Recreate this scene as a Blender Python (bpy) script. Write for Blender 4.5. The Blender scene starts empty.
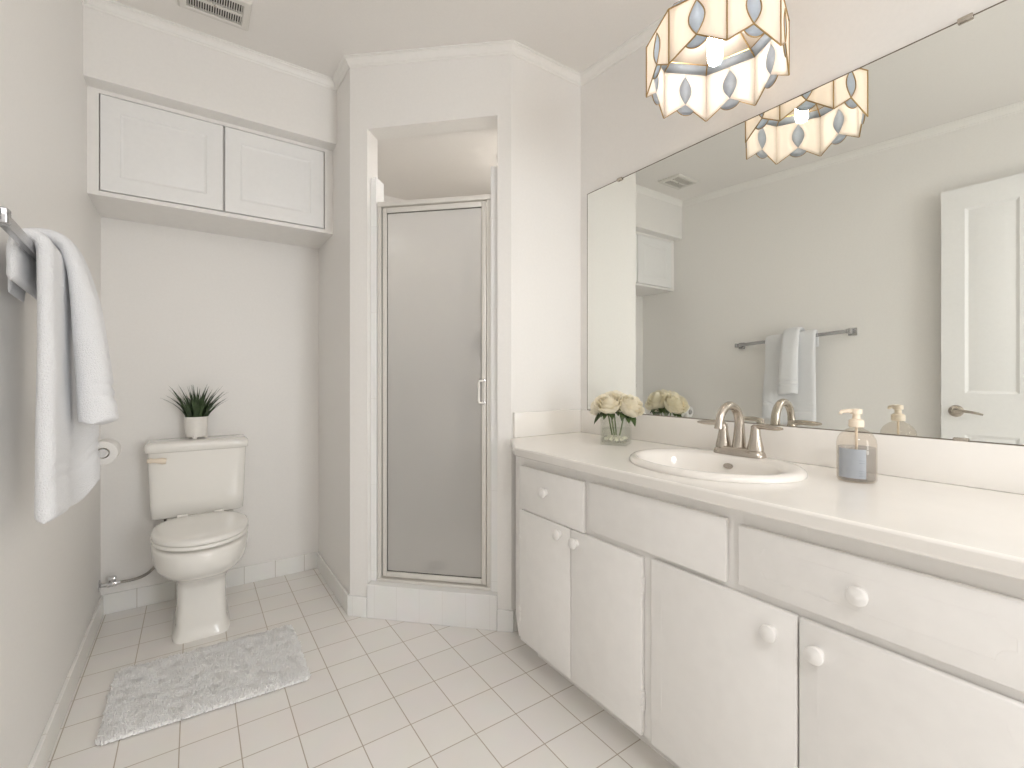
import bpy, bmesh, math, random
from mathutils import Vector, Matrix, noise
random.seed(7)
C = bpy.context.scene.collection
SC = bpy.context.scene
PI = math.pi
CEIL = 2.60                               # wall tops; the ceiling itself slopes a little
def ceil_z(y): return 2.54 + 0.06 * (y - 1.65)

# ------------------------------------------------------------------ camera
cam_d = bpy.data.cameras.new('camera')
cam = bpy.data.objects.new('camera', cam_d)
C.objects.link(cam)
cam_d.sensor_width = 36.0
cam_d.lens = 463.6 / 1024 * 36.0
cam_d.shift_y = -6.85 / 1024
cam_d.clip_start = 0.02
cam.location = (0, 0, 1.1)
cam.rotation_euler = (PI / 2, 0, -0.60195)
SC.camera = cam

# ------------------------------------------------------------------ world, light, exposure
SC.view_settings.view_transform = 'Standard'
SC.view_settings.look = 'None'
SC.view_settings.gamma = 1.0
SC.view_settings.use_curve_mapping = False
SC.view_settings.exposure = 0.06
SC.cycles.max_bounces = 14
SC.cycles.diffuse_bounces = 8
SC.cycles.glossy_bounces = 6
SC.cycles.transmission_bounces = 10
SC.cycles.transparent_max_bounces = 14
SC.cycles.caustics_reflective = True
SC.cycles.caustics_refractive = True
SC.cycles.blur_glossy = 1.0
SC.cycles.sample_clamp_indirect = 6.0

W = bpy.data.worlds.new('sky')
SC.world = W
W.use_nodes = True
W.node_tree.nodes['Background'].inputs[0].default_value = (0.9, 0.93, 1.0, 1)
W.node_tree.nodes['Background'].inputs[1].default_value = 1.0


def area_light(name, loc, rot, sx, sy, power, color):
    d = bpy.data.lights.new(name, 'AREA')
    d.shape = 'RECTANGLE'
    d.size = sx
    d.size_y = sy
    d.energy = power
    d.color = color
    o = bpy.data.objects.new(name, d)
    C.objects.link(o)
    o.location = loc
    o.rotation_euler = rot
    return o


WIN = (0.72, 1.46, 0.35, 2.20)          # opening of an added, unseen window in the front wall: x0 x1 z0 z1
FRONT = -2.0
area_light('added_window_fill', ((WIN[0] + WIN[1]) / 2, FRONT - 0.16, (WIN[2] + WIN[3]) / 2), (PI / 2, 0, 0),
           WIN[1] - WIN[0], WIN[3] - WIN[2], 45.0, (0.99, 0.98, 0.99))  # fill from behind the camera, added to even out the room light
BULB_STRENGTH = 56.0
area_light('added_shower_fill', (1.36, 1.98, 2.222), (0, 0, 0), 0.09, 0.09, 3.3, (1.0, 0.95, 0.90))  # fill added inside the shower, hidden behind the wall beside the opening
RLX, RLY = 0.02, -0.70                     # unseen ceiling light, added to lift the left wall and floor
area_light('added_room_fill', (RLX, RLY, ceil_z(RLY) - 0.062), (0, 0, 0), 0.30, 0.30, 12.8, (1.0, 0.98, 0.98))


# ------------------------------------------------------------------ materials
def new_mat(name):
    m = bpy.data.materials.new(name)
    m.use_nodes = True
    nt = m.node_tree
    return m, nt, nt.nodes['Principled BSDF']


def setp(b, **k):
    for n, v in k.items():
        b.inputs[n].default_value = v


def paint(name, col, rough=0.5, var=0.015, bump=0.02, scale=60.0, spec=0.4, metallic=0.0, coat=0.0):
    m, nt, b = new_mat(name)
    N, L = nt.nodes, nt.links
    setp(b, Roughness=rough, Metallic=metallic)
    b.inputs['Specular IOR Level'].default_value = spec
    b.inputs['Coat Weight'].default_value = coat
    b.inputs['Coat Roughness'].default_value = 0.08
    tc = N.new('ShaderNodeTexCoord')
    nz = N.new('ShaderNodeTexNoise')
    nz.inputs['Scale'].default_value = scale
    nz.inputs['Detail'].default_value = 3
    L.new(tc.outputs['Object'], nz.inputs['Vector'])
    cr = N.new('ShaderNodeValToRGB')
    cr.color_ramp.elements[0].position = 0.3
    cr.color_ramp.elements[1].position = 0.7
    cr.color_ramp.elements[0].color = (*[c * (1 - var) for c in col], 1)
    cr.color_ramp.elements[1].color = (*[min(1, c * (1 + var)) for c in col], 1)
    L.new(nz.outputs['Fac'], cr.inputs['Fac'])
    L.new(cr.outputs['Color'], b.inputs['Base Color'])
    if bump:
        bp = N.new('ShaderNodeBump')
        bp.inputs['Strength'].default_value = bump
        bp.inputs['Distance'].default_value = 0.01
        L.new(nz.outputs['Fac'], bp.inputs['Height'])
        L.new(bp.outputs['Normal'], b.inputs['Normal'])
    return m


def tile(name, axis, tw, th, off, col, grout, mortar=0.0028, rough=0.22, bump=0.25):
    """tiles in world space; axis: which two coordinates run along the face"""
    m, nt, b = new_mat(name)
    N, L = nt.nodes, nt.links
    g = N.new('ShaderNodeNewGeometry')
    sp = N.new('ShaderNodeSeparateXYZ')
    L.new(g.outputs['Position'], sp.inputs[0])
    cb = N.new('ShaderNodeCombineXYZ')
    if axis == 'xy':
        L.new(sp.outputs[0], cb.inputs[0]); L.new(sp.outputs[1], cb.inputs[1])
    elif axis == 'xz':
        L.new(sp.outputs[0], cb.inputs[0]); L.new(sp.outputs[2], cb.inputs[1])
    elif axis == 'yz':
        L.new(sp.outputs[1], cb.inputs[0]); L.new(sp.outputs[2], cb.inputs[1])
    else:
        mt = N.new('ShaderNodeMath'); mt.operation = 'SUBTRACT'
        L.new(sp.outputs[0], mt.inputs[0]); L.new(sp.outputs[1], mt.inputs[1])
        mm = N.new('ShaderNodeMath'); mm.operation = 'MULTIPLY'; mm.inputs[1].default_value = 0.70711
        L.new(mt.outputs[0], mm.inputs[0])
        L.new(mm.outputs[0], cb.inputs[0]); L.new(sp.outputs[2], cb.inputs[1])
    mp = N.new('ShaderNodeMapping')
    mp.inputs['Location'].default_value = (off[0] + 20 * tw, off[1] + 20 * th, 0)
    L.new(cb.outputs[0], mp.inputs['Vector'])
    br = N.new('ShaderNodeTexBrick')
    br.offset = 0.0
    br.squash = 1.0
    br.inputs['Scale'].default_value = 1.0
    br.inputs['Brick Width'].default_value = tw
    br.inputs['Row Height'].default_value = th
    br.inputs['Mortar Size'].default_value = mortar / 2
    br.inputs['Mortar Smooth'].default_value = 0.25
    br.inputs['Bias'].default_value = 0.0
    br.inputs['Color1'].default_value = (*[c * 0.985 for c in col], 1)
    br.inputs['Color2'].default_value = (*[min(1, c * 1.02) for c in col], 1)
    br.inputs['Mortar'].default_value = (*grout, 1)
    L.new(mp.outputs[0], br.inputs['Vector'])
    nz = N.new('ShaderNodeTexNoise')
    nz.inputs['Scale'].default_value = 9.0
    nz.inputs['Detail'].default_value = 4
    L.new(g.outputs['Position'], nz.inputs['Vector'])
    mx = N.new('ShaderNodeMix'); mx.data_type = 'RGBA'; mx.blend_type = 'MULTIPLY'
    mx.inputs[0].default_value = 0.06
    L.new(br.outputs['Color'], mx.inputs[6]); L.new(nz.outputs['Color'], mx.inputs[7])
    L.new(mx.outputs[2], b.inputs['Base Color'])
    rr = N.new('ShaderNodeMapRange')
    rr.inputs['To Min'].default_value = rough
    rr.inputs['To Max'].default_value = 0.8
    L.new(br.outputs['Fac'], rr.inputs['Value'])
    L.new(rr.outputs[0], b.inputs['Roughness'])
    bp = N.new('ShaderNodeBump'); bp.invert = True
    bp.inputs['Strength'].default_value = bump
    bp.inputs['Distance'].default_value = 0.002
    L.new(br.outputs['Fac'], bp.inputs['Height'])
    L.new(bp.outputs['Normal'], b.inputs['Normal'])
    return m


def thin_glass(name, tint, refl=0.08, ior=1.45):
    m, nt, b = new_mat(name)
    N, L = nt.nodes, nt.links
    N.remove(b)
    t = N.new('ShaderNodeBsdfTransparent'); t.inputs[0].default_value = (*tint, 1)
    g = N.new('ShaderNodeBsdfGlossy'); g.inputs['Roughness'].default_value = 0.03
    fr = N.new('ShaderNodeLayerWeight'); fr.inputs[0].default_value = 0.5
    nz = N.new('ShaderNodeTexNoise'); nz.inputs['Scale'].default_value = 14
    bp = N.new('ShaderNodeBump'); bp.inputs['Strength'].default_value = 0.05
    L.new(nz.outputs['Fac'], bp.inputs['Height'])
    L.new(bp.outputs['Normal'], g.inputs['Normal'])
    pw = N.new('ShaderNodeMath'); pw.operation = 'POWER'; pw.inputs[1].default_value = 4.0
    L.new(fr.outputs['Facing'], pw.inputs[0])
    ml = N.new('ShaderNodeMath'); ml.operation = 'MULTIPLY_ADD'; ml.inputs[1].default_value = 0.45; ml.inputs[2].default_value = refl * 0.5
    L.new(pw.outputs[0], ml.inputs[0])
    mx = N.new('ShaderNodeMixShader')
    L.new(ml.outputs[0], mx.inputs[0]); L.new(t.outputs[0], mx.inputs[1]); L.new(g.outputs[0], mx.inputs[2])
    L.new(mx.outputs[0], N['Material Output'].inputs['Surface'])
    return m


def translucent(name, col, tfac=0.6, gloss=0.0, scale=40.0, var=0.06, stretch=(1, 1, 1)):
    m, nt, b = new_mat(name)
    N, L = nt.nodes, nt.links
    setp(b, Roughness=0.35)
    tc = N.new('ShaderNodeTexCoord')
    mp = N.new('ShaderNodeMapping'); mp.inputs['Scale'].default_value = stretch
    L.new(tc.outputs['Object'], mp.inputs[0])
    nz = N.new('ShaderNodeTexNoise'); nz.inputs['Scale'].default_value = scale; nz.inputs['Detail'].default_value = 4
    L.new(mp.outputs[0], nz.inputs['Vector'])
    cr = N.new('ShaderNodeValToRGB')
    cr.color_ramp.elements[0].color = (*[c * (1 - var) for c in col], 1)
    cr.color_ramp.elements[1].color = (*[min(1, c * (1 + var)) for c in col], 1)
    L.new(nz.outputs['Fac'], cr.inputs[0])
    L.new(cr.outputs[0], b.inputs['Base Color'])
    tr = N.new('ShaderNodeBsdfTranslucent')
    L.new(cr.outputs[0], tr.inputs[0])
    mx = N.new('ShaderNodeMixShader'); mx.inputs[0].default_value = tfac
    L.new(b.outputs[0], mx.inputs[1]); L.new(tr.outputs[0], mx.inputs[2])
    L.new(mx.outputs[0], N['Material Output'].inputs['Surface'])
    return m


M = {}
M['wall'] = paint('wall_paint', (0.86, 0.845, 0.822), 0.42, 0.01, 0.015, 90)
M['ceiling'] = paint('ceiling_paint', (0.86, 0.838, 0.812), 0.6, 0.01, 0.02, 120)
M['trim'] = paint('trim_paint', (0.87, 0.857, 0.83), 0.35, 0.01, 0.0)
M['cab'] = paint('cabinet_paint', (0.865, 0.85, 0.828), 0.32, 0.015, 0.03, 25)
M['cabup'] = paint('upper_cabinet_paint', (0.865, 0.865, 0.86), 0.3, 0.01, 0.0)
M['floor'] = tile('floor_tile', 'xy', 0.1505, 0.1505, (-0.4166, -1.8433), (0.87, 0.845, 0.815), (0.47, 0.41, 0.34), 0.0036, 0.2)
GR2 = (0.55, 0.52, 0.47)
TW = (0.87, 0.865, 0.84)
M['base_x'] = tile('base_tile_back', 'xz', 0.1481, 0.4, (-0.37, 0.2), TW, GR2, 0.003)
M['base_y'] = tile('base_tile_side', 'yz', 0.1505, 0.4, (-0.02, 0.2), TW, GR2, 0.003)
M['base_d'] = tile('curb_tile', 'dz', 0.108, 0.4, (0.03, 0.2), (0.88, 0.88, 0.87), (0.76, 0.75, 0.73), 0.002)
M['shower_x'] = tile('shower_tile_back', 'xz', 0.108, 0.108, (0, 0), (0.86, 0.845, 0.81), GR2, 0.003)
M['shower_y'] = tile('shower_tile_side', 'yz', 0.108, 0.108, (0, 0), (0.86, 0.845, 0.81), GR2, 0.003)
M['counter'] = paint('white_countertop', (0.88, 0.855, 0.815), 0.16, 0.012, 0.0, 12, 0.5)
M['porcelain'] = paint('porcelain', (0.87, 0.855, 0.815), 0.09, 0.004, 0.0, 5, 0.5, 0, 0.3)
M['sinkware'] = paint('sink_porcelain', (0.87, 0.84, 0.795), 0.1, 0.004, 0.0, 5, 0.5, 0, 0.3)
M['nickel'] = paint('brushed_nickel', (0.55, 0.50, 0.44), 0.27, 0.04, 0.0, 200, 0.5, 1.0)
M['chrome'] = paint('chrome', (0.72, 0.72, 0.73), 0.12, 0.01, 0.0, 50, 0.5, 1.0)
M['barsteel'] = paint('satin_bar_steel', (0.50, 0.50, 0.51), 0.25, 0.03, 0.0, 120, 0.5, 1.0)
M['alu'] = paint('white_aluminium', (0.80, 0.78, 0.74), 0.28, 0.01, 0.0, 80, 0.5, 0.35)
M['brass'] = paint('brass_came', (0.42, 0.29, 0.13), 0.35, 0.05, 0.0, 100, 0.5, 1.0)
M['cream'] = paint('cream_plastic', (0.86, 0.76, 0.63), 0.3, 0.01, 0.0)
M['pump'] = paint('pump_plastic', (0.85, 0.74, 0.60), 0.3, 0.01, 0.0)
M['dark'] = paint('dark_gap', (0.06, 0.055, 0.05), 0.7, 0.05, 0.0)
M['vent'] = paint('vent_enamel', (0.72, 0.70, 0.66), 0.35, 0.01, 0.0)
M['hose'] = paint('braided_hose', (0.34, 0.32, 0.29), 0.4, 0.35, 0.2, 500, 0.5, 0.6)
M['towel'] = paint('white_terry', (0.86, 0.87, 0.89), 0.95, 0.03, 0.6, 420, 0.1)
M['towel'].node_tree.nodes['Principled BSDF'].inputs['Sheen Weight'].default_value = 0.3
M['rug'] = paint('white_shag', (0.975, 0.975, 0.97), 0.95, 0.02, 0.0, 80, 0.0)
M['paper'] = paint('tissue_paper', (0.85, 0.84, 0.82), 0.9, 0.02, 0.1, 200, 0.1)
M['pot'] = paint('white_ceramic_pot', (0.82, 0.80, 0.76), 0.3, 0.02, 0.02, 40)
M['blade'] = paint('grass_blade', (0.05, 0.08, 0.035), 0.45, 0.6, 0.0, 35, 0.4)
M['leaf'] = paint('rose_leaf', (0.075, 0.12, 0.04), 0.45, 0.3, 0.1, 60)
M['stem'] = paint('rose_stem', (0.16, 0.22, 0.08), 0.5, 0.2, 0.0, 60)
M['rose'] = translucent('rose_petal', (0.985, 0.93, 0.80), 0.25, 0, 30, 0.04)
M['stone'] = paint('vase_gems', (0.86, 0.82, 0.70), 0.15, 0.2, 0.1, 40)
M['glass'] = thin_glass('clear_glass', (0.965, 0.972, 0.96))
M['bottle'] = thin_glass('bottle_plastic', (0.93, 0.90, 0.86), 0.08, 1.35)
M['water'] = thin_glass('vase_water', (0.965, 0.972, 0.958), 0.03, 1.2)
M['soap'] = thin_glass('blue_soap', (0.80, 0.81, 0.83), 0.05)
M['label'] = paint('soap_label', (0.40, 0.425, 0.46), 0.5, 0.03, 0.0)
M['ink'] = paint('soap_label_ink', (0.30, 0.33, 0.37), 0.5, 0.03, 0.0)
M['shell'] = translucent('capiz_shell', (0.92, 0.865, 0.80), 0.68, 0, 22, 0.05, (3, 3, 0.6))
M['greyglass'] = translucent('grey_shell_glass', (0.50, 0.54, 0.59), 0.78, 0, 60, 0.12)
M['pane'] = thin_glass('window_glass', (0.97, 0.98, 0.98))
M['backing'] = paint('rug_backing', (0.9, 0.89, 0.87), 0.9, 0.03, 0.0)

# mirror
m, nt, b = new_mat('mirror_silver')
setp(b, Metallic=1.0, Roughness=0.0)
nz = nt.nodes.new('ShaderNodeTexNoise'); nz.inputs['Scale'].default_value = 2
cr = nt.nodes.new('ShaderNodeValToRGB')
cr.color_ramp.elements[0].color = (0.86, 0.875, 0.84, 1); cr.color_ramp.elements[1].color = (0.87, 0.88, 0.85, 1)
nt.links.new(nz.outputs[0], cr.inputs[0]); nt.links.new(cr.outputs[0], b.inputs['Base Color'])
M['mirror'] = m
# frosted shower glass
m, nt, b = new_mat('frosted_glass')
N_, L_ = nt.nodes, nt.links
N_.remove(b)
nz = N_.new('ShaderNodeTexNoise'); nz.inputs['Scale'].default_value = 160
bp = N_.new('ShaderNodeBump'); bp.inputs['Strength'].default_value = 0.15; bp.inputs['Distance'].default_value = 0.002
L_.new(nz.outputs[0], bp.inputs['Height'])
rf = N_.new('ShaderNodeBsdfRefraction'); rf.inputs['Color'].default_value = (0.93, 0.93, 0.925, 1)
rf.inputs['Roughness'].default_value = 0.13; rf.inputs['IOR'].default_value = 1.1
L_.new(bp.outputs[0], rf.inputs['Normal'])
tl = N_.new('ShaderNodeBsdfTranslucent'); tl.inputs[0].default_value = (0.92, 0.92, 0.92, 1)
df = N_.new('ShaderNodeBsdfDiffuse'); df.inputs[0].default_value = (0.86, 0.86, 0.86, 1)
m1 = N_.new('ShaderNodeMixShader'); m1.inputs[0].default_value = 0.22
L_.new(rf.outputs[0], m1.inputs[1]); L_.new(tl.outputs[0], m1.inputs[2])
m2 = N_.new('ShaderNodeMixShader'); m2.inputs[0].default_value = 0.2
L_.new(m1.outputs[0], m2.inputs[1]); L_.new(df.outputs[0], m2.inputs[2])
gs = N_.new('ShaderNodeBsdfGlossy'); gs.inputs['Roughness'].default_value = 0.25
m3 = N_.new('ShaderNodeMixShader'); m3.inputs[0].default_value = 0.04
L_.new(m2.outputs[0], m3.inputs[1]); L_.new(gs.outputs[0], m3.inputs[2])
L_.new(m3.outputs[0], N_['Material Output'].inputs['Surface'])
M['frost'] = m
# bulb
m, nt, b = new_mat('bulb_glow')
b.inputs['Base Color'].default_value = (1, 0.95, 0.88, 1)
b.inputs['Emission Color'].default_value = (1.0, 0.93, 0.86, 1)
b.inputs['Emission Strength'].default_value = BULB_STRENGTH
M['bulb'] = m


# ------------------------------------------------------------------ geometry helpers
class G:
    """collects geometry of ONE part"""
    def __init__(s):
        s.bm = bmesh.new()

    def box(s, x0, x1, y0, y1, z0, z1, bev=0.0, seg=2, mat=None):
        r = bmesh.ops.create_cube(s.bm, size=1.0)
        vs = r['verts']
        T = Matrix.Translation(((x0 + x1) / 2, (y0 + y1) / 2, (z0 + z1) / 2)) @ Matrix.Diagonal((abs(x1 - x0), abs(y1 - y0), abs(z1 - z0), 1))
        bmesh.ops.transform(s.bm, matrix=T, verts=vs)
        if bev:
            es = list({e for v in vs for e in v.link_edges})
            r2 = bmesh.ops.bevel(s.bm, geom=es, offset=bev, segments=seg, affect='EDGES', profile=0.5)
            vs = list({v for v in vs if v.is_valid} | {v for v in r2['verts'] if v.is_valid})
        if mat is not None:
            bmesh.ops.transform(s.bm, matrix=mat, verts=vs)
        return s

    def loft(s, loops, cap0=True, cap1=True, close=True):
        rows = [[s.bm.verts.new(p) for p in lp] for lp in loops]
        n = len(rows[0])
        for a, b_ in zip(rows, rows[1:]):
            for i in range(n if close else n - 1):
                j = (i + 1) % n
                s.bm.faces.new((a[i], a[j], b_[j], b_[i]))
        if cap0:
            s.bm.faces.new(list(reversed(rows[0])))
        if cap1:
            s.bm.faces.new(rows[-1])
        return s

    def lathe(s, prof, c=(0, 0, 0), axis='z', n=32, cap0=True, cap1=True, mat=None):
        loops = []
        for r, h in prof:
            lp = []
            for i in range(n):
                a = 2 * PI * i / n
                if axis == 'z': p = Vector((r * math.cos(a), r * math.sin(a), h))
                elif axis == 'x': p = Vector((h, r * math.cos(a), r * math.sin(a)))
                else: p = Vector((r * math.sin(a), h, r * math.cos(a)))
                if mat is not None: p = mat @ p
                lp.append(p + Vector(c))
            loops.append(lp)
        return s.loft(loops, cap0, cap1)

    def tube(s, pts, rad, n=10, caps=True, flat=(1, 1), up=None):
        pts = [Vector(p) for p in pts]
        rads = rad if isinstance(rad, (list, tuple)) else [rad] * len(pts)
        loops = []
        prev = None
        for i, p in enumerate(pts):
            t = (pts[min(i + 1, len(pts) - 1)] - pts[max(i - 1, 0)]).normalized()
            if prev is None:
                u = Vector(up) if up else (Vector((0, 0, 1)) if abs(t.z) < 0.9 else Vector((1, 0, 0)))
            else:
                u = prev
            u = (u - t * u.dot(t)).normalized()
            prev = u
            w = t.cross(u)
            loops.append([p + (u * math.cos(2 * PI * k / n) * flat[0] + w * math.sin(2 * PI * k / n) * flat[1]) * rads[i] for k in range(n)])
        return s.loft(loops, caps, caps)

    def prism(s, poly, z0, z1):
        return s.loft([[(x, y, z0) for x, y in poly], [(x, y, z1) for x, y in poly]])

    def poly(s, pts):
        s.bm.faces.new([s.bm.verts.new(p) for p in pts])
        return s

    def grid(s, fn, nu, nv):
        rows = [[s.bm.verts.new(fn(i / nu, j / nv)) for j in range(nv + 1)] for i in range(nu + 1)]
        for i in range(nu):
            for j in range(nv):
                s.bm.faces.new((rows[i][j], rows[i + 1][j], rows[i + 1][j + 1], rows[i][j + 1]))
        return s

    def build(s, name, mat, root=None, loc=None, ang=40, smooth=True, solid=0, sub=0, solid_off=0, xf=None):
        bmesh.ops.recalc_face_normals(s.bm, faces=s.bm.faces)
        if xf is not None:
            bmesh.ops.transform(s.bm, matrix=xf, verts=s.bm.verts)
        me = bpy.data.meshes.new(name)
        o = bpy.data.objects.new(name, me)
        C.objects.link(o)
        base = Vector((0, 0, 0))
        if root is not None:
            r = root
            while r.parent: r = r.parent
            base = r.location.copy()
            o.parent = root
        elif loc is not None:
            base = Vector(loc)
            o.location = base
        bmesh.ops.transform(s.bm, matrix=Matrix.Translation(-base), verts=s.bm.verts)
        s.bm.to_mesh(me)
        s.bm.free()
        me.materials.append(mat)
        if smooth:
            me.polygons.foreach_set('use_smooth', [True] * len(me.polygons))
            me.set_sharp_from_angle(angle=math.radians(ang))
        if solid:
            md = o.modifiers.new('thickness', 'SOLIDIFY'); md.thickness = solid; md.offset = solid_off
        if sub:
            md = o.modifiers.new('smooth', 'SUBSURF'); md.levels = sub; md.render_levels = sub
        return o


def tag(o, label=None, cat=None, group=None, kind=None):
    if label: o['label'] = label
    if cat: o['category'] = cat
    if group: o['group'] = group
    if kind: o['kind'] = kind
    return o


def thing(name, label, cat, loc, group=None):
    o = bpy.data.objects.new(name, None)
    o.empty_display_size = 0.05
    C.objects.link(o)
    o.location = loc
    return tag(o, label, cat, group)


def struct(g, name, mat, label, cat, **k):
    o = g.build(name, mat, **k)
    return tag(o, label, cat, kind='structure')


def bez(p0, p1, p2, p3, n=12):
    out = []
    p0, p1, p2, p3 = map(Vector, (p0, p1, p2, p3))
    for i in range(n + 1):
        t = i / n
        out.append(p0 * (1 - t) ** 3 + p1 * 3 * t * (1 - t) ** 2 + p2 * 3 * t * t * (1 - t) + p3 * t ** 3)
    return out


def sell(cx, cy, hx, yf, yb, z, n, N=48):
    """superellipse loop: half width hx, from yf (front) to yb (back)"""
    lp = []
    my = (yf + yb) / 2
    hy = (yb - yf) / 2
    for i in range(N):
        a = 2 * PI * i / N
        c_, s_ = math.cos(a), math.sin(a)
        lp.append((cx + hx * math.copysign(abs(c_) ** (2 / n), c_), cy + my + hy * math.copysign(abs(s_) ** (2 / n), s_), z))
    return lp


# ------------------------------------------------------------------ room shell
XL, XR, YB = -0.354, 1.54, 2.845
AX = 0.597                                # alcove's right wall
A0, C0 = Vector((AX, 2.193, 0)), Vector((1.134, 1.656, 0))
T45 = Vector((1, -1, 0)).normalized()     # along the shower's slanted wall, towards the vanity
N45 = Vector((1, 1, 0)).normalized()      # into the shower
X45 = Matrix(((T45.x, N45.x, 0, A0.x), (T45.y, N45.y, 0, A0.y), (0, 0, 1, 0), (0, 0, 0, 1)))   # local (t, n, z)
LD = (C0 - A0).length
DY0, DY1, DZ = -0.70, 0.045, 2.10         # doorway in the left wall
HX = -1.45

g = G(); g.box(HX - 0.1, XR + 0.1, FRONT - 0.1, YB + 0.1, -0.08, 0)
struct(g, 'floor', M['floor'], 'white square ceramic tile floor with beige grout lines', 'floor', smooth=False)
g = G(); g.box(HX - 0.1, XR + 0.1, FRONT - 0.1, YB + 0.1, 0, 0.15)
for v in g.bm.verts: v.co.z += ceil_z(v.co.y)
struct(g, 'ceiling', M['ceiling'], 'smooth off-white painted bathroom ceiling', 'ceiling', smooth=False)
g = G()
g.box(XL - 0.1, XL, DY1, YB + 0.1, 0, CEIL).box(XL - 0.1, XL, FRONT - 0.1, DY0, 0, CEIL).box(XL - 0.1, XL, DY0, DY1, DZ, CEIL)
struct(g, 'wall_left', M['wall'], 'cream painted left wall carrying the towel bar', 'wall', smooth=False)
g = G(); g.box(XL, XR + 0.1, YB, YB + 0.1, 0, CEIL)
struct(g, 'wall_back', M['wall'], 'cream painted back wall behind the toilet', 'wall', smooth=False)
g = G(); g.box(XR, XR + 0.1, FRONT - 0.1, YB, 0, CEIL)
struct(g, 'wall_right', M['wall'], 'cream painted wall behind the large mirror', 'wall', smooth=False)
g = G()
g.box(XL, WIN[0], FRONT - 0.1, FRONT, 0, CEIL).box(WIN[1], XR, FRONT - 0.1, FRONT, 0, CEIL)
g.box(WIN[0], WIN[1], FRONT - 0.1, FRONT, 0, WIN[2]).box(WIN[0], WIN[1], FRONT - 0.1, FRONT, WIN[3], CEIL)
struct(g, 'wall_front', M['wall'], 'cream painted wall with the added window, opposite the toilet', 'wall', smooth=False)
g = G(); g.prism([(AX, YB), (AX, A0.y), (AX + 0.10, A0.y + 0.041), (AX + 0.10, YB)], 0, CEIL)
struct(g, 'wall_alcove', M['wall'], 'cream painted wall between toilet alcove and shower', 'wall', smooth=False)
OT0, OT1, OTOP = 0.087, 0.698, 2.240      # opening in the slanted wall
WT = 0.10
g = G()
g.prism([(0, 0), (OT0, 0), (OT0, WT), (WT * 0.414, WT)], 0, CEIL)
g.prism([(OT1, 0), (LD, 0), (LD - WT * 0.414, WT), (OT1, WT)], 0, CEIL)
g.box(OT0, OT1, 0, WT, OTOP, CEIL)
struct(g, 'wall_slanted', M['wall'], 'cream slanted wall with the tall shower opening', 'wall', xf=X45, smooth=False)
g = G(); g.prism([(C0.x, C0.y), (XR, C0.y), (XR, C0.y + 0.10), (C0.x + 0.041, C0.y + 0.10)], 0, CEIL)
struct(g, 'wall_shower_side', M['wall'], 'cream wall between the shower and the vanity end', 'wall', smooth=False)
# shower interior
g = G(); g.prism([(AX + 0.1, YB), (AX + 0.1, 2.25), (0.70, 2.23), (1.17, 1.757), (XR, 1.757), (XR, YB)], OTOP, OTOP + 0.05)
struct(g, 'ceiling_shower', M['ceiling'], 'lowered painted ceiling over the shower stall', 'ceiling', smooth=False)
g = G(); g.box(AX + 0.10, XR, YB - 0.012, YB, 0, 2.0)
struct(g, 'wall_shower_back_tile', M['shower_x'], 'tiled back wall inside the shower', 'wall', smooth=False)
g = G(); g.box(XR - 0.012, XR, 1.757, YB - 0.012, 0, 2.0)
struct(g, 'wall_shower_right_tile', M['shower_y'], 'tiled right wall inside the shower', 'wall', smooth=False)
g = G(); g.prism([(AX + 0.1, YB - .012), (AX + 0.1, 2.25), (0.70, 2.23), (1.17, 1.757), (XR - .012, 1.757), (XR - .012, YB - .012)], 0, 0.05)
struct(g, 'floor_shower', M['pot'], 'white shower pan behind the frosted door', 'floor', smooth=False)
g = G(); g.lathe([(.075, OTOP), (.075, OTOP - .006), (.066, OTOP - .010), (.062, OTOP - .004), (.062, OTOP)], (1.36, 1.98, 0), 'z', 32, False, False)  # ring round the added shower fill, out of sight
struct(g, 'ceiling_added_shower_light', M['trim'], 'white trim ring of the added, unseen recessed light in the shower ceiling', 'ceiling light')
g = G(); g.lathe([(.23, .012), (.23, -.03), (.222, -.055), (.215, -.055), (.213, -.03), (.0, -.028)], (RLX, RLY, ceil_z(RLY)), 'z', 40, False, True)  # housing for the added room fill, behind the camera
struct(g, 'ceiling_added_light_ring', M['trim'], 'white round ring of the added flush ceiling light, out of view', 'ceiling light')
# soffit over the toilet cabinet
g = G(); g.box(XL, AX, 2.430, YB, 2.275, CEIL)
struct(g, 'wall_soffit', M['wall'], 'cream boxed soffit above the toilet cabinet', 'wall', smooth=False)

# curb, tiled jambs of the shower opening
g = G(); g.box(OT0 + 0.002, OT1 - 0.0005, -0.012, WT + 0.02, 0, 0.152, bev=0.003)
struct(g, 'trim_1', M['base_d'], 'white tiled curb below the shower door', 'trim', xf=X45, smooth=False)
g = G(); g.box(OT0, OT0 + 0.029, 0.030, WT + 0.01, 0.152, 2.030, bev=0.003)
struct(g, 'trim_2', M['base_d'], 'white tiled jamb on the hinge side of shower door', 'trim', xf=X45, smooth=False)
g = G(); g.box(0.662, OT1, 0.020, WT + 0.01, 0.152, 2.030, bev=0.003)
struct(g, 'trim_3', M['base_d'], 'white tiled jamb on the handle side of shower door', 'trim', xf=X45, smooth=False)

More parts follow.
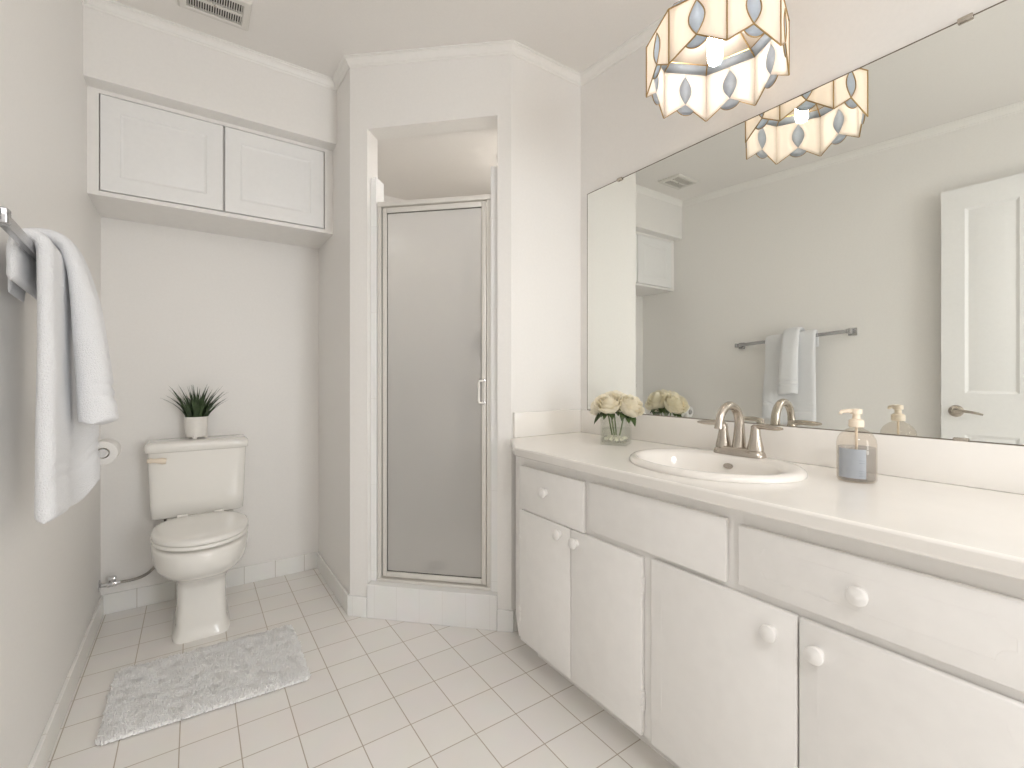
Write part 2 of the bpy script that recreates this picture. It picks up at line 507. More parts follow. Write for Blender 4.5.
# tile baseboards
BH, BT = 0.092, 0.012
g = G(); g.box(XL, AX, YB - BT, YB, 0, BH, bev=0.003)
struct(g, 'baseboard_back', M['base_x'], 'white tile baseboard along the wall behind the toilet', 'baseboard', smooth=False)
g = G(); g.box(XL, XL + BT, DY1 + 0.07, YB - BT, 0, BH, bev=0.003)
struct(g, 'baseboard_left', M['base_y'], 'white tile baseboard along the towel bar wall', 'baseboard', smooth=False)
g = G(); g.box(AX - BT, AX, A0.y, YB - BT, 0, BH, bev=0.003)
struct(g, 'baseboard_alcove', M['base_y'], 'white tile baseboard right of the toilet alcove', 'baseboard', smooth=False)
g = G(); g.box(-0.006, OT0 + 0.001, -BT, 0, 0, BH, bev=0.003)
struct(g, 'baseboard_curb_end', M['base_d'], 'short white tile baseboard at the curb end by the alcove', 'baseboard', xf=X45, smooth=False)
g = G(); g.box(OT1 + 0.0005, LD + 0.012, -BT, 0, 0, BH, bev=0.003)
struct(g, 'baseboard_vanity_end', M['base_d'], 'short white tile baseboard between curb and vanity', 'baseboard', xf=X45, smooth=False)
g = G(); g.box(C0.x + .01, XR, C0.y - BT, C0.y, 0, BH, bev=0.003)
struct(g, 'baseboard_shower_side', M['base_x'], 'white tile baseboard behind the vanity end', 'baseboard', smooth=False)


# crown moulding round the room
def crown():
    P = [(XL, FRONT), (XR, FRONT), (XR, C0.y), (C0.x, C0.y), (A0.x, A0.y), (AX, 2.430), (XL, 2.430)]
    prof = [(0.0, -0.042), (0.004, -0.042), (0.006, -0.036), (0.010, -0.033), (0.014, -0.023), (0.021, -0.013), (0.025, -0.010), (0.025, -0.006), (0.030, -0.004), (0.030, 0.0)]
    n = len(P)
    loops = []
    for i in range(n):
        p0, p1, p2 = Vector(P[i - 1]), Vector(P[i]), Vector(P[(i + 1) % n])
        e1, e2 = (p1 - p0).normalized(), (p2 - p1).normalized()
        n1, n2 = Vector((-e1.y, e1.x)), Vector((-e2.y, e2.x))
        mdir = (n1 + n2) / (1 + n1.dot(n2))
        loops.append([(p1.x + mdir.x * d, p1.y + mdir.y * d, ceil_z(p1.y + mdir.y * d) + z) for d, z in prof])
    g = G()
    loops.append(loops[0])
    g.loft(loops, False, False, close=False)
    bmesh.ops.remove_doubles(g.bm, verts=g.bm.verts, dist=1e-6)
    return g


struct(crown(), 'trim_4', M['trim'], 'cream crown moulding where walls meet the ceiling', 'trim', ang=25)

# window added in the front wall, unseen behind the camera, to light the room
t = thing('added_window_1', 'added white framed two-pane window, unseen, opposite the toilet', 'window', ((WIN[0] + WIN[1]) / 2, FRONT, WIN[2]))
t['kind'] = 'structure'
x0, x1, z0, z1 = WIN
g = G()
for a in ((x0, x0 + .05, z0, z1), (x1 - .05, x1, z0, z1), (x0 + .05, x1 - .05, z0, z0 + .05), (x0 + .05, x1 - .05, z1 - .05, z1), ((x0 + x1) / 2 - .03, (x0 + x1) / 2 + .03, z0 + .05, z1 - .05)):
    g.box(a[0], a[1], FRONT - 0.09, FRONT - 0.03, a[2], a[3], bev=0.004)
g.build('window_frame', M['trim'], t)
for a in ((x0 + .05, (x0 + x1) / 2 - .03), ((x0 + x1) / 2 + .03, x1 - .05)):
    g = G(); g.box(a[0], a[1], FRONT - 0.063, FRONT - 0.058, z0 + .05, z1 - .05); g.build('pane', M['pane'], t, smooth=False)
g = G()
for a in ((x0 - .07, x0, z0 - .07, z1 + .07), (x1, x1 + .07, z0 - .07, z1 + .07), (x0, x1, z1, z1 + .07), (x0, x1, z0 - .07, z0)):
    g.box(a[0], a[1], FRONT, FRONT + .015, a[2], a[3], bev=0.004)
g.build('casing', M['trim'], t)

# hallway seen only past the open doorway
g = G()
g.box(HX - .1, HX, FRONT - .1, 0.5, 0, CEIL).box(HX, XL - .1, 0.4, 0.5, 0, CEIL).box(HX, XL - .1, FRONT - .1, FRONT, 0, CEIL)
struct(g, 'wall_hallway', M['wall'], 'cream hallway walls beyond the doorway', 'wall', smooth=False)
g = G()
g.box(XL, XL + .014, DY1, DY1 + .06, 0, DZ + .06, bev=.003).box(XL, XL + .014, DY0 - .06, DY0, 0, DZ + .06, bev=.003).box(XL, XL + .014, DY0, DY1, DZ, DZ + .06, bev=.003)
struct(g, 'trim_5', M['trim'], 'cream door casing round the doorway in the left wall', 'trim')

# ------------------------------------------------------------------ panelled boards
def raised_panel(g, axis_o, U, V, Nn, u0, u1, v0, v1, steps):
    """concentric rectangles on a face: steps = [(inset, height)] ; axis_o origin, U,V in-plane, Nn outward"""
    loops = []
    for ins, h in steps:
        loops.append([axis_o + U * a + V * b_ + Nn * h for a, b_ in ((u0 + ins, v0 + ins), (u1 - ins, v0 + ins), (u1 - ins, v1 - ins), (u0 + ins, v1 - ins))])
    g.loft(loops, False, True)


# entry door, open flat along the left wall (seen in the mirror)
def entry_door():
    t = thing('door_1', 'white panelled door standing open against the left wall, seen in mirror', 'door', (-0.30, 0.045, 0))
    t['kind'] = 'structure'
    xf, xb = -0.278, -0.313
    y0, y1, z0, z1 = 0.05, 0.755, 0.012, 2.10
    g = G()
    ycols = [(0.15, 0.345), (0.465, 0.662)]
    zrows = [(0.22, 0.80), (1.015, 1.99)]
    g.box(xb, xf - .006, y0, y1, z0, z1)
    # stiles and rails
    ys = [y0, ycols[0][0], ycols[0][1], ycols[1][0], ycols[1][1], y1]
    zs = [z0, zrows[0][0], zrows[0][1], zrows[1][0], zrows[1][1], z1]
    o = Vector((xf, 0, 0))
    vert = {}
    for i in range(5):
        for j in range(5):
            if i in (1, 3) and j in (1, 3):
                raised_panel(g, o, Vector((0, 1, 0)), Vector((0, 0, 1)), Vector((1, 0, 0)), ys[i], ys[i + 1], zs[j], zs[j + 1],
                             [(0, 0), (0.006, -0.003), (0.014, -0.0055), (0.020, -0.005), (0.045, -0.0005), (0.05, 0.0)])
            else:
                g.poly([(xf, ys[i], zs[j]), (xf, ys[i + 1], zs[j]), (xf, ys[i + 1], zs[j + 1]), (xf, ys[i], zs[j + 1])])
    for a, b_ in ((y0, y0), (y1, y1)):
        g.poly([(xb, a, z0), (xf, a, z0), (xf, a, z1), (xb, a, z1)])
    g.poly([(xb, y0, z1), (xf, y0, z1), (xf, y1, z1), (xb, y1, z1)])
    bmesh.ops.remove_doubles(g.bm, verts=g.bm.verts, dist=1e-5)
    g.build('door_panel', M['cabup'], t, ang=20)
    h = G(); h.lathe([(0.0, 0), (0.031, 0), (0.031, 0.005), (0.024, 0.009), (0.012, 0.011), (0.011, 0.045), (0.0, 0.047)], (xf, 0.695, 0.92), 'x', 28)
    hb = h.build('door_handle', M['nickel'], t)
    tag(hb, 'nickel lever door handle')
    h = G(); h.tube(bez((xf + .04, 0.695, .92), (xf + .048, 0.66, .925), (xf + .046, 0.63, .922), (xf + .044, 0.585, .908), 10),
                    [.010, .0095, .009, .0085, .008, .0075, .007, .007, .0065, .006, .005], 10)
    h.build('lever', M['nickel'], hb)
    for zc in (0.3, 1.1, 1.85):
        h = G(); h.tube([(-0.272, .045, zc - .045), (-0.272, .045, zc + .045)], .007, 10); h.build('hinge', M['nickel'], t)
    h = G(); h.box(xb, xf - .006, y1, y1 + .002, .89, .95); h.build('latch_plate', M['nickel'], t)


entry_door()

# ------------------------------------------------------------------ upper cabinet over the toilet
def upper_cabinet():
    yf, z0, z1 = 2.510, 1.842, 2.275
    t = thing('wall_cabinet', 'white two-door wall cabinet above the toilet', 'cabinet', ((XL + AX) / 2, YB, z0))
    g = G()
    g.box(XL, AX, yf, YB, z0, z0 + .018)
    g.box(XL, -0.318, yf, YB, z0 + .018, z1).box(0.556, AX, yf, YB, z0 + .018, z1)
    g.box(-0.318, 0.556, yf, yf + .018, z1 - .017, z1).box(-0.318, 0.556, yf + .02, yf + .03, z0 + .018, z1 - .017)
    g.build('body', M['cab'], t, smooth=False)
    for y_, (a, b_) in enumerate(((-0.314, 0.112), (0.119, 0.551))):
        g = G()
        zb, zt = z0 + .022, z1 - .020
        F = yf - .004
        g.box(a, b_, F + .008, F + .018, zb, zt)
        fr = .062
        o = Vector((0, F, 0))
        ins = fr
        # face frame ring + raised centre
        raised_panel(g, o, Vector((1, 0, 0)), Vector((0, 0, 1)), Vector((0, -1, 0)), a, b_, zb, zt,
                     [(0, -0.008), (0, -0.003), (0.002, 0), (fr, 0), (fr + .005, -.004), (fr + .011, -.0055), (fr + .015, -.005), (fr + .032, 0.0), (fr + .035, 0.0005)])
        bmesh.ops.remove_doubles(g.bm, verts=g.bm.verts, dist=1e-5)
        d = g.build('door', M['cabup'], t, ang=18)


upper_cabinet()

# ------------------------------------------------------------------ shower door
def shower_door():
    base = X45 @ Vector((0.38, 0.06, 0.152))
    t = thing('shower_door', 'framed frosted glass shower door above the tiled curb', 'shower door', base)
    n0, n1 = 0.035, 0.068
    z0, z1 = 0.152, 1.892
    t0, t1 = OT0 + 0.031, 0.661
    def P(name, mat, par, *boxes, bev=.003):
        g = G()
        for b_ in boxes: g.box(*b_, bev=bev)
        return g.build(name, mat, par, xf=X45)
    P('jamb', M['alu'], t, (t0, t0 + .018, n0, n1, z0, z1))
    P('jamb', M['alu'], t, (t1 - .020, t1, n0, n1, z0, z1))
    P('header', M['alu'], t, (t0, t1, n0 - .003, n1, z1, z1 + .022))
    P('sill', M['alu'], t, (t0, t1, n0 - .008, n1 + .01, z0, z0 + .014))
    a, b_ = t0 + .022, t1 - .024
    zb, zt = z0 + .02, z1 - .004
    w = .021
    f = P('door_frame', M['alu'], t, (a, a + w, n0 + .006, n1 - .006, zb, zt), (b_ - w, b_, n0 + .006, n1 - .006, zb, zt),
          (a + w, b_ - w, n0 + .006, n1 - .006, zb, zb + .024), (a + w, b_ - w, n0 + .006, n1 - .006, zt - .024, zt))
    g = G(); g.box(a + w - .004, b_ - w + .004, n0 + .016, n0 + .021, zb + .02, zt - .02)
    gl = g.build('glass', M['frost'], t, xf=X45, smooth=False)
    tag(gl, 'frosted glass panel')
    # dark gasket strips round the glass
    gz = zb + .024
    for bx in ((a + w, a + w + .0016, gz, zt - .024), (b_ - w - .0016, b_ - w, gz, zt - .024), (a + w, b_ - w, gz, gz + .0022), (a + w, b_ - w, zt - .0262, zt - .024)):
        P('gasket', M['dark'], t, (bx[0], bx[1], n0 + .012, n0 + .0158, bx[2], bx[3]), bev=0)
    P('gasket', M['dark'], t, (t0 + .0185, t0 + .0215, n0 + .012, n1 - .006, zb, zt), bev=0)
    zc0, zc1 = 0.985, 1.085
    tc = b_ - w / 2
    g = G()
    g.tube([(tc, n0 + .006, zc0), (tc, n0 - .014, zc0), (tc - .014, n0 - .02, zc0 + .002), (tc - .016, n0 - .02, zc0 + .012), (tc - .016, n0 - .02, zc1 - .012), (tc - .014, n0 - .02, zc1 - .002), (tc, n0 - .014, zc1), (tc, n0 + .006, zc1)], .0048, 10)
    h = g.build('handle', M['alu'], t, xf=X45)
    for zz in (zc0, zc1):
        g = G(); g.lathe([(0, n0 + .006), (.0085, n0 + .006), (.0085, n0 + .002), (.006, n0 + .0005), (0, n0 + .0005)], (tc, 0, zz), 'y', 16)
        g.build('rosette', M['chrome'], h, xf=X45)


shower_door()

# things inside the shower, blurred by the glass
t = thing('shower_valve', 'dim shower valve on the tiled wall behind frosted glass', 'shower valve', (XR - .012, 2.60, 1.31))
g = G(); g.lathe([(0, 0), (.085, 0), (.085, -.006), (.07, -.012), (.03, -.016), (0, -.016)], (XR - .012, 2.60, 1.31), 'x', 28)
g.build('escutcheon', M['hose'], t)
g = G(); g.lathe([(0, -.016), (.024, -.016), (.022, -.06), (0, -.064)], (XR - .012, 2.60, 1.31), 'x', 20)
g.tube([(XR - .065, 2.60, 1.31), (XR - .07, 2.58, 1.27), (XR - .072, 2.55, 1.225)], [.01, .009, .006], 8)
g.build('handle', M['hose'], t)
t = thing('shower_drain', 'round metal drain in the shower floor behind frosted glass', 'drain', (1.11, 2.365, .05))
g = G(); g.lathe([(0, 0), (.066, 0), (.066, .003), (.058, .005), (0, .005)], (1.11, 2.365, .05), 'z', 28)
g.build('strainer', M['hose'], t)
g = G()
for i in range(8):
    a = 2 * PI * i / 8
    g.lathe([(0, .0052), (.007, .0052), (.007, .006), (0, .006)], (1.11 + .03 * math.cos(a), 2.365 + .03 * math.sin(a), .05), 'z', 10)
g.build('holes', M['dark'], t)

# ------------------------------------------------------------------ vanity
VX, CZ, VY0 = 1.03, 0.838, 0.06           # face frame plane, counter top height, right end
CTH = 0.032

def groove(g, x, y0, y1, z0, z1, r=.0009, notch=.035):
    """provincial routed outline: a fine bead with scooped corners"""
    m_ = .035
    a, b_, c_, d = y0 + m_, y1 - m_, z0 + m_, z1 - m_
    n_ = min(notch, (d - c_) * .35, (b_ - a) * .35)
    pts = []
    for (cy, cz, s0) in ((a, c_, 90), (b_, c_, 180), (b_, d, 270), (a, d, 0)):
        pass
    def arc(cy, cz, a0, a1):
        return [(x, cy + n_ * math.cos(math.radians(a0 + (a1 - a0) * k / 6)), cz + n_ * math.sin(math.radians(a0 + (a1 - a0) * k / 6))) for k in range(7)]
    pts += arc(a, c_, 90, 0) + arc(b_, c_, 180, 90) + arc(b_, d, 270, 180) + arc(a, d, 360, 270)
    pts.append(pts[0])
    g.tube(pts, r, 6)


def knob(root, y, z, x):
    g = G()
    g.lathe([(0, 0), (.012, 0), (.0115, -.004), (.012, -.009), (.0145, -.012), (.0172, -.0145), (.0180, -.0175), (.0165, -.0215), (.011, -.0245), (0, -.0255)], (x, y, z), 'x', 24)
    return g.build('knob', M['cab'], root)


def vanity():
    t = thing('vanity_cabinet', 'long white bathroom vanity with drawers and doors under the mirror', 'cabinet', (1.28, 0.8, 0))
    zb, zt = 0.108, CZ - CTH - .001
    foot = [(VX, VY0), (VX, 1.452), (1.118, 1.600), (1.145, 1.630)]
    g = G()
    # bottom, back, ends, diagonal end
    g.prism([(VX, VY0), (XR - .002, VY0), (XR - .002, 1.64), (1.150, 1.640), (1.118, 1.600), (VX, 1.452)], zb, zb + .018)
    g.prism([(VX, VY0), (XR - .002, VY0), (XR - .002, VY0 + .018), (VX, VY0 + .018)], zb + .018, zt)
    g.prism([(VX, 1.452), (1.118, 1.600), (1.150, 1.640), (1.17, 1.64), (1.132, 1.592), (VX + .02, 1.43)], zb + .018, zt)
    # face frame: stiles and rails
    openings_y = [(0.095, 0.590), (0.590, 1.067), (1.067, 1.432)]
    for a, b_ in ((VY0 + .018, 0.100), (0.435, 0.462), (0.570, 0.610) , (0.805, 0.862), (1.045, 1.088), (1.128, 1.152), (1.408, 1.452)):
        g.box(VX, VX + .02, a, b_, zb + .018, zt)
    for a, b_ in ((zb + .018, .13), (.598, .632), (.762, zt)):
        g.box(VX + .0006, VX + .0195, VY0 + .018, 1.452, a, b_)
    g.box(VX + .0205, VX + .024, VY0 + .018, 1.42, zb + .018, .74)       # closes the backs of the gaps
    g.build('body', M['cab'], t, smooth=False)
    g = G(); g.prism([(1.12, VY0 + .02), (XR - .002, VY0 + .02), (XR - .002, 1.62), (1.22, 1.62), (1.12, 1.45)], 0, zb)
    tk = g.build('plinth', M['cab'], t, smooth=False)
    F = VX - .016
    def front(name, y0, y1, z0, z1, gr=True):
        g = G(); g.box(F, VX - .001, y0, y1, z0, z1, bev=.0035, seg=2)
        if gr: groove(g, F + .0006, y0, y1, z0, z1)
        return g.build(name, M['cab'], t, ang=50)
    d1 = front('drawer', 1.080, 1.420, .606, .769); knob(d1, 1.268, .698, F)
    d2 = front('false_drawer_front', 0.604, 1.053, .624, .773)
    d3 = front('drawer', 0.108, 0.575, .631, .766); knob(d3, .341, .700, F)
    for (y0, y1, ky, kz) in ((1.142, 1.422, 1.193, .574), (.849, 1.138, 1.111, .568), (.451, .817, .500, .560), (.084, .447, .412, .557)):
        d = front('door', y0, y1, .112, .603 if y0 > .8 else .611)
        knob(d, ky, kz, F)
    for yy in (1.4235, .8475):
        for zz in (.21, .52):
            g = G(); g.box(F + .002, F + .012, yy - .0025, yy + .0035, zz - .028, zz + .028, bev=.001)
            for k in (-1, 0, 1):
                g.tube([(F + .001, yy, zz + k * .02 - .007), (F + .001, yy, zz + k * .02 + .007)], .003, 8)
            g.build('hinge', M['cab'], t)


vanity()

# countertop with an oval hole, backsplash
SX, SY, SA, SB = 1.262, 0.800, 0.206, 0.250     # sink centre and half axes (x, y)

def countertop():
    g = G()
    bm = g.bm
    outer = [(0.985, 0.045), (XR - .004, 0.045), (XR - .004, 1.654), (1.136, 1.654), (1.120, 1.640), (0.996, 1.438), (0.985, 1.415)]
    hole = [(SX + (SA - .025) * math.cos(2 * PI * i / 48), SY + (SB - .025) * math.sin(2 * PI * i / 48)) for i in range(48)]
    es = []
    for lp in (outer, hole):
        vs = [bm.verts.new((x, y, CZ)) for x, y in lp]
        es += [bm.edges.new((vs[i], vs[(i + 1) % len(vs)])) for i in range(len(vs))]
    r = bmesh.ops.triangle_fill(bm, edges=es, use_beauty=True)
    fs = [f for f in bm.faces]
    # drop faces that fell inside the hole
    bad = [f for f in fs if ((f.calc_center_median().x - SX) / (SA - .025)) ** 2 + ((f.calc_center_median().y - SY) / (SB - .025)) ** 2 < .93]
    bmesh.ops.delete(bm, geom=bad, context='FACES_ONLY')
    r = bmesh.ops.extrude_face_region(bm, geom=list(bm.faces))
    vs = [v for v in r['geom'] if isinstance(v, bmesh.types.BMVert)]
    bmesh.ops.translate(bm, vec=(0, 0, -CTH), verts=vs)
    o = g.build('countertop', M['counter'], loc=(1.26, 0.85, CZ - CTH), ang=30)
    md = o.modifiers.new('edge', 'BEVEL'); md.width = .006; md.segments = 3; md.limit_method = 'ANGLE'; md.angle_limit = math.radians(35)
    return tag(o, 'glossy white countertop with clipped end corner on the vanity', 'countertop')


countertop()
t = thing('backsplash', 'low white backsplash under the mirror and along shower wall', 'backsplash', (XR, 0.85, CZ))
g = G(); g.box(XR - .018, XR, 0.045, C0.y - .0185, CZ, .945, bev=.003); g.build('back_strip', M['counter'], t)
g = G(); g.box(C0.x + .006, XR, C0.y - .018, C0.y, CZ, .947, bev=.003); g.build('side_strip', M['counter'], t)

# ------------------------------------------------------------------ mirror
MZ0, MZ1, MY0, MY1 = .947, 1.963, 0.06, 1.603
t = thing('wall_mirror', 'large frameless wall mirror above the vanity', 'mirror', (XR, .83, MZ0))
g = G(); g.box(XR - .006, XR - .001, MY0, MY1, MZ0, MZ1, bev=.001, seg=1); g.build('mirror_glass', M['mirror'], t, smooth=False)
g = G(); e = .0022
for b_ in ((MY0 - e, MY1 + e, MZ1, MZ1 + e), (MY0 - e, MY1 + e, MZ0 - e, MZ0), (MY0 - e, MY0, MZ0, MZ1), (MY1, MY1 + e, MZ0, MZ1)):
    g.box(XR - .0065, XR, *b_)
g.build('edge_strip', paint('mirror_edge', (.20, .17, .13), .4, .1, 0), t, smooth=False)
for y, z, s_ in ((1.40, MZ1, 1), (.302, MZ1, 1), (.31, MZ0, -1)):
    g = G(); g.box(XR - .013, XR - .0068, y - .014, y + .014, z - .006, z + .006, bev=.002)
    g.build('mirror_clip', M['nickel'], t)

# ------------------------------------------------------------------ sink
def sink():
    t = thing('sink', 'oval white drop-in sink set in the countertop', 'sink', (SX, SY, CZ))
    def ell(a, b_, z, dx=0, N=64):
        return [(SX + dx + a * math.cos(2 * PI * i / N), SY + b_ * math.sin(2 * PI * i / N), z) for i in range(N)]
    bx = -.034                                  # basin sits towards the front; deck for the faucet at the back
    L = [ell(SA - .03, SB - .03, CZ - .02), ell(SA - .028, SB - .028, CZ + .0005), ell(SA, SB, CZ + .0005), ell(SA + .001, SB + .001, CZ + .006), ell(SA - .002, SB - .002, CZ + .012), ell(SA - .008, SB - .008, CZ + .0165),
         ell(SA - .016, SB - .016, CZ + .018), ell(SA - .020, SB - .022, CZ + .018, -.002)]
    for a, b_, z in ((.148, .212, CZ + .016), (.142, .206, CZ + .010), (.136, .199, CZ - .002), (.128, .188, CZ - .03), (.115, .168, CZ - .07), (.092, .132, CZ - .105), (.055, .075, CZ - .125), (.022, .022, CZ - .131)):
        L.append(ell(a, b_, z, bx))
    g = G(); g.loft(L, False, True)
    g.build('basin', M['sinkware'], t, ang=60)
    g = G(); g.lathe([(0, 0), (.021, 0), (.021, .003), (.015, .005), (0, .0055)], (SX + bx, SY, CZ - .131), 'z', 24)
    g.build('drain', M['nickel'], t)
    # overflow hole on the back wall of the basin
    mt = Matrix.Rotation(math.radians(-72), 4, 'Y')
    g = G(); g.lathe([(0, 0), (.014, 0), (.014, .002), (.010, .003), (0, .002)], (SX + bx + .130, SY, CZ - .012), 'z', 20, mat=mt @ Matrix.Diagonal((.6, 1.1, 1, 1)))
    g.build('overflow', M['nickel'], t)


sink()

# ------------------------------------------------------------------ faucet
def faucet():
    z = CZ + .0175
    fx, fy = 1.418, .800
    t = thing('faucet', 'brushed nickel two-handle faucet on the back of the sink', 'faucet', (fx, fy, z))
    g = G()
    def stad(hx, hy, zz, N=40):
        lp = []
        for i in range(N):
            a = 2 * PI * i / N
            c_, s_ = math.cos(a), math.sin(a)
            lp.append((fx + hx * math.copysign(abs(c_) ** .62, c_), fy + hy * math.copysign(abs(s_) ** .5, s_), zz))
        return lp
    g.loft([stad(.030, .080, z), stad(.030, .080, z + .004), stad(.027, .077, z + .014), stad(.022, .070, z + .022), stad(.018, .066, z + .025)])
    g.build('base_plate', M['nickel'], t)
    g = G()
    pts = [(fx, fy, z + .020), (fx + .002, fy, z + .05), (fx + .003, fy, z + .08)]
    R = .056
    cx_, cz_ = fx + .003 - R, z + .098
    for k in range(0, 15):
        a = math.radians(-5 + k * 12.6)
        pts.append((cx_ + R * math.cos(a), fy, cz_ + R * 1.05 * math.sin(a)))
    pts.append((cx_ - R - .003, fy, cz_ - .010))
    n_ = len(pts)
    rads = [.021, .018, .0155] + [.0145 - .003 * (k / 15) for k in range(15)] + [.0125]
    g.tube(pts, rads, 18)
    g.build('spout', M['nickel'], t, ang=60)
    for s_ in (1, -1):
        y = fy + s_ * .052
        g = G(); g.lathe([(.0235, z + .020), (.0225, z + .03), (.018, z + .05), (.0145, z + .07), (.0135, z + .085), (.0125, z + .094), (.006, z + .099), (0.0, z + .10)], (fx, y, 0), 'z', 24)
        h = g.build('handle', M['nickel'], t, ang=60)
        g = G()
        g.tube(bez((fx + .002, y - s_ * .006, z + .078), (fx, y + s_ * .006, z + .104), (fx - .004, y + s_ * .03, z + .092), (fx - .012, y + s_ * .085, z + .094), 12),
               [.012, .0125, .012, .011, .0105, .0105, .0105, .0105, .0105, .010, .0095, .008, .004], 14, flat=(.8, 1))
        g.build('lever', M['nickel'], h, ang=60)
    g = G(); g.tube([(fx + .026, fy, z + .015), (fx + .026, fy, z + .05)], .003, 8); g.lathe([(0, 0), (.005, .001), (.0055, .006), (.003, .011), (0, .012)], (fx + .026, fy, z + .05), 'z', 12)
    g.build('lift_rod', M['nickel'], t)


faucet()

# ------------------------------------------------------------------ soap dispenser
def soap():
    x, y = 1.384, .474
    t = thing('soap_dispenser', 'clear pump bottle of blue-grey soap on the counter', 'soap dispenser', (x, y, CZ))
    R = .042
    g = G()
    g.lathe([(R - .004, .0), (R, .005), (R, .095), (R - .002, .106), (R - .008, .118), (R - .018, .127), (.015, .132), (.0135, .134), (.0135, .142)], (x, y, CZ + .0005), 'z', 40, True, False)
    g.build('bottle', M['bottle'], t, ang=60)
    g = G(); g.lathe([(R - .006, .003), (R - .0025, .007), (R - .0025, .085), (0, .085)], (x, y, CZ + .0005), 'z', 40)
    g.build('liquid', M['soap'], t, ang=60)
    g = G(); g.lathe([(.0150, .136), (.0165, .137), (.0165, .152), (.012, .156), (.0085, .157), (.008, .168), (.0125, .169), (.0125, .181), (.0, .183)], (x, y, CZ), 'z', 24)
    p = g.build('pump_head', M['pump'], t)
    g = G(); g.tube([(x, y, CZ + .176), (x - .012, y + .014, CZ + .1765), (x - .020, y + .026, CZ + .174), (x - .021, y + .028, CZ + .168)], [.006, .0052, .0045, .004], 10)
    g.build('nozzle', M['pump'], p)
    g = G(); g.tube([(x, y, CZ + .136), (x, y, CZ + .012)], .003, 8); g.build('dip_tube', M['pump'], t)
    # curved label with faint lines of small print
    def lab(u, v, r, a0, a1, z0, z1):
        a = math.radians(a0 + (a1 - a0) * u)
        return Vector((x + r * math.cos(a), y + r * math.sin(a), CZ + z0 + (z1 - z0) * v))
    g = G(); g.grid(lambda u, v: lab(u, v, R + .0004, 142, 226, .012, .084), 16, 2)
    lb = g.build('label', M['label'], t)
    g = G()
    for z_, a0, a1 in ((.018, 204, 224), (.022, 206, 222), (.026, 203, 224), (.030, 207, 223), (.050, 200, 224), (.056, 205, 224)):
        g.grid(lambda u, v: lab(u, v, R + .0007, 430 - a1, 430 - a0, z_, z_ + .0013), 6, 1)
    g.build('print_lines', M['ink'], lb)
    tag(lb, 'blue-grey printed label')


soap()

# ------------------------------------------------------------------ vase of roses
VXC, VYC = 1.366, 1.268
VR = math.radians(30)

def vase():
    t = thing('glass_vase', 'square clear glass vase holding cream roses on the counter', 'vase', (VXC, VYC, CZ))
    h, hgt, th = .050, .108, .004
    Rm = Matrix.Translation((VXC, VYC, CZ + .0005)) @ Matrix.Rotation(VR, 4, 'Z')
    g = G()
    sq = lambda a, z: [(-a, -a, z), (a, -a, z), (a, a, z), (-a, a, z)]
    g.loft([sq(h, 0), sq(h, hgt), sq(h - th, hgt), sq(h - th, .010)], True, True)
    g.build('vessel', M['glass'], t, xf=Rm, smooth=False)
    g = G(); g.loft([sq(h - th - .0006, .0105), sq(h - th - .0006, .062)])
    g.build('water', M['water'], t, xf=Rm, smooth=False)
    g = G()
    rnd = random.Random(3)
    for i in range(4):
        for j in range(4):
            c = Vector(((i - 1.5) * .019 + rnd.uniform(-.003, .003), (j - 1.5) * .019 + rnd.uniform(-.003, .003), .020 + rnd.uniform(0, .006)))
            r = bmesh.ops.create_icosphere(g.bm, subdivisions=1, radius=.0095)
            bmesh.ops.transform(g.bm, matrix=Matrix.Translation(c) @ Matrix.Diagonal((1, 1, .8, 1)), verts=r['verts'])
    pb = g.build('pebbles', M['stone'], t, xf=Rm, smooth=False)
    pb['kind'] = 'stuff'


vase()


def leaf_mesh(g, base, d, up, L, Wd, curl=.3, nn=8):
    d = Vector(d).normalized(); up = Vector(up)
    side = d.cross(up).normalized(); up = side.cross(d).normalized()
    def fn(u, v):
        w = Wd * math.sin(PI * min(1, .06 + u * .94)) ** .8 * (1 - .25 * u)
        p = Vector(base) + d * (L * u) + side * (w * (v - .5)) + up * (abs(v - .5) * w * .5 - curl * L * u * u)
        return p
    g.grid(fn, nn, 4)


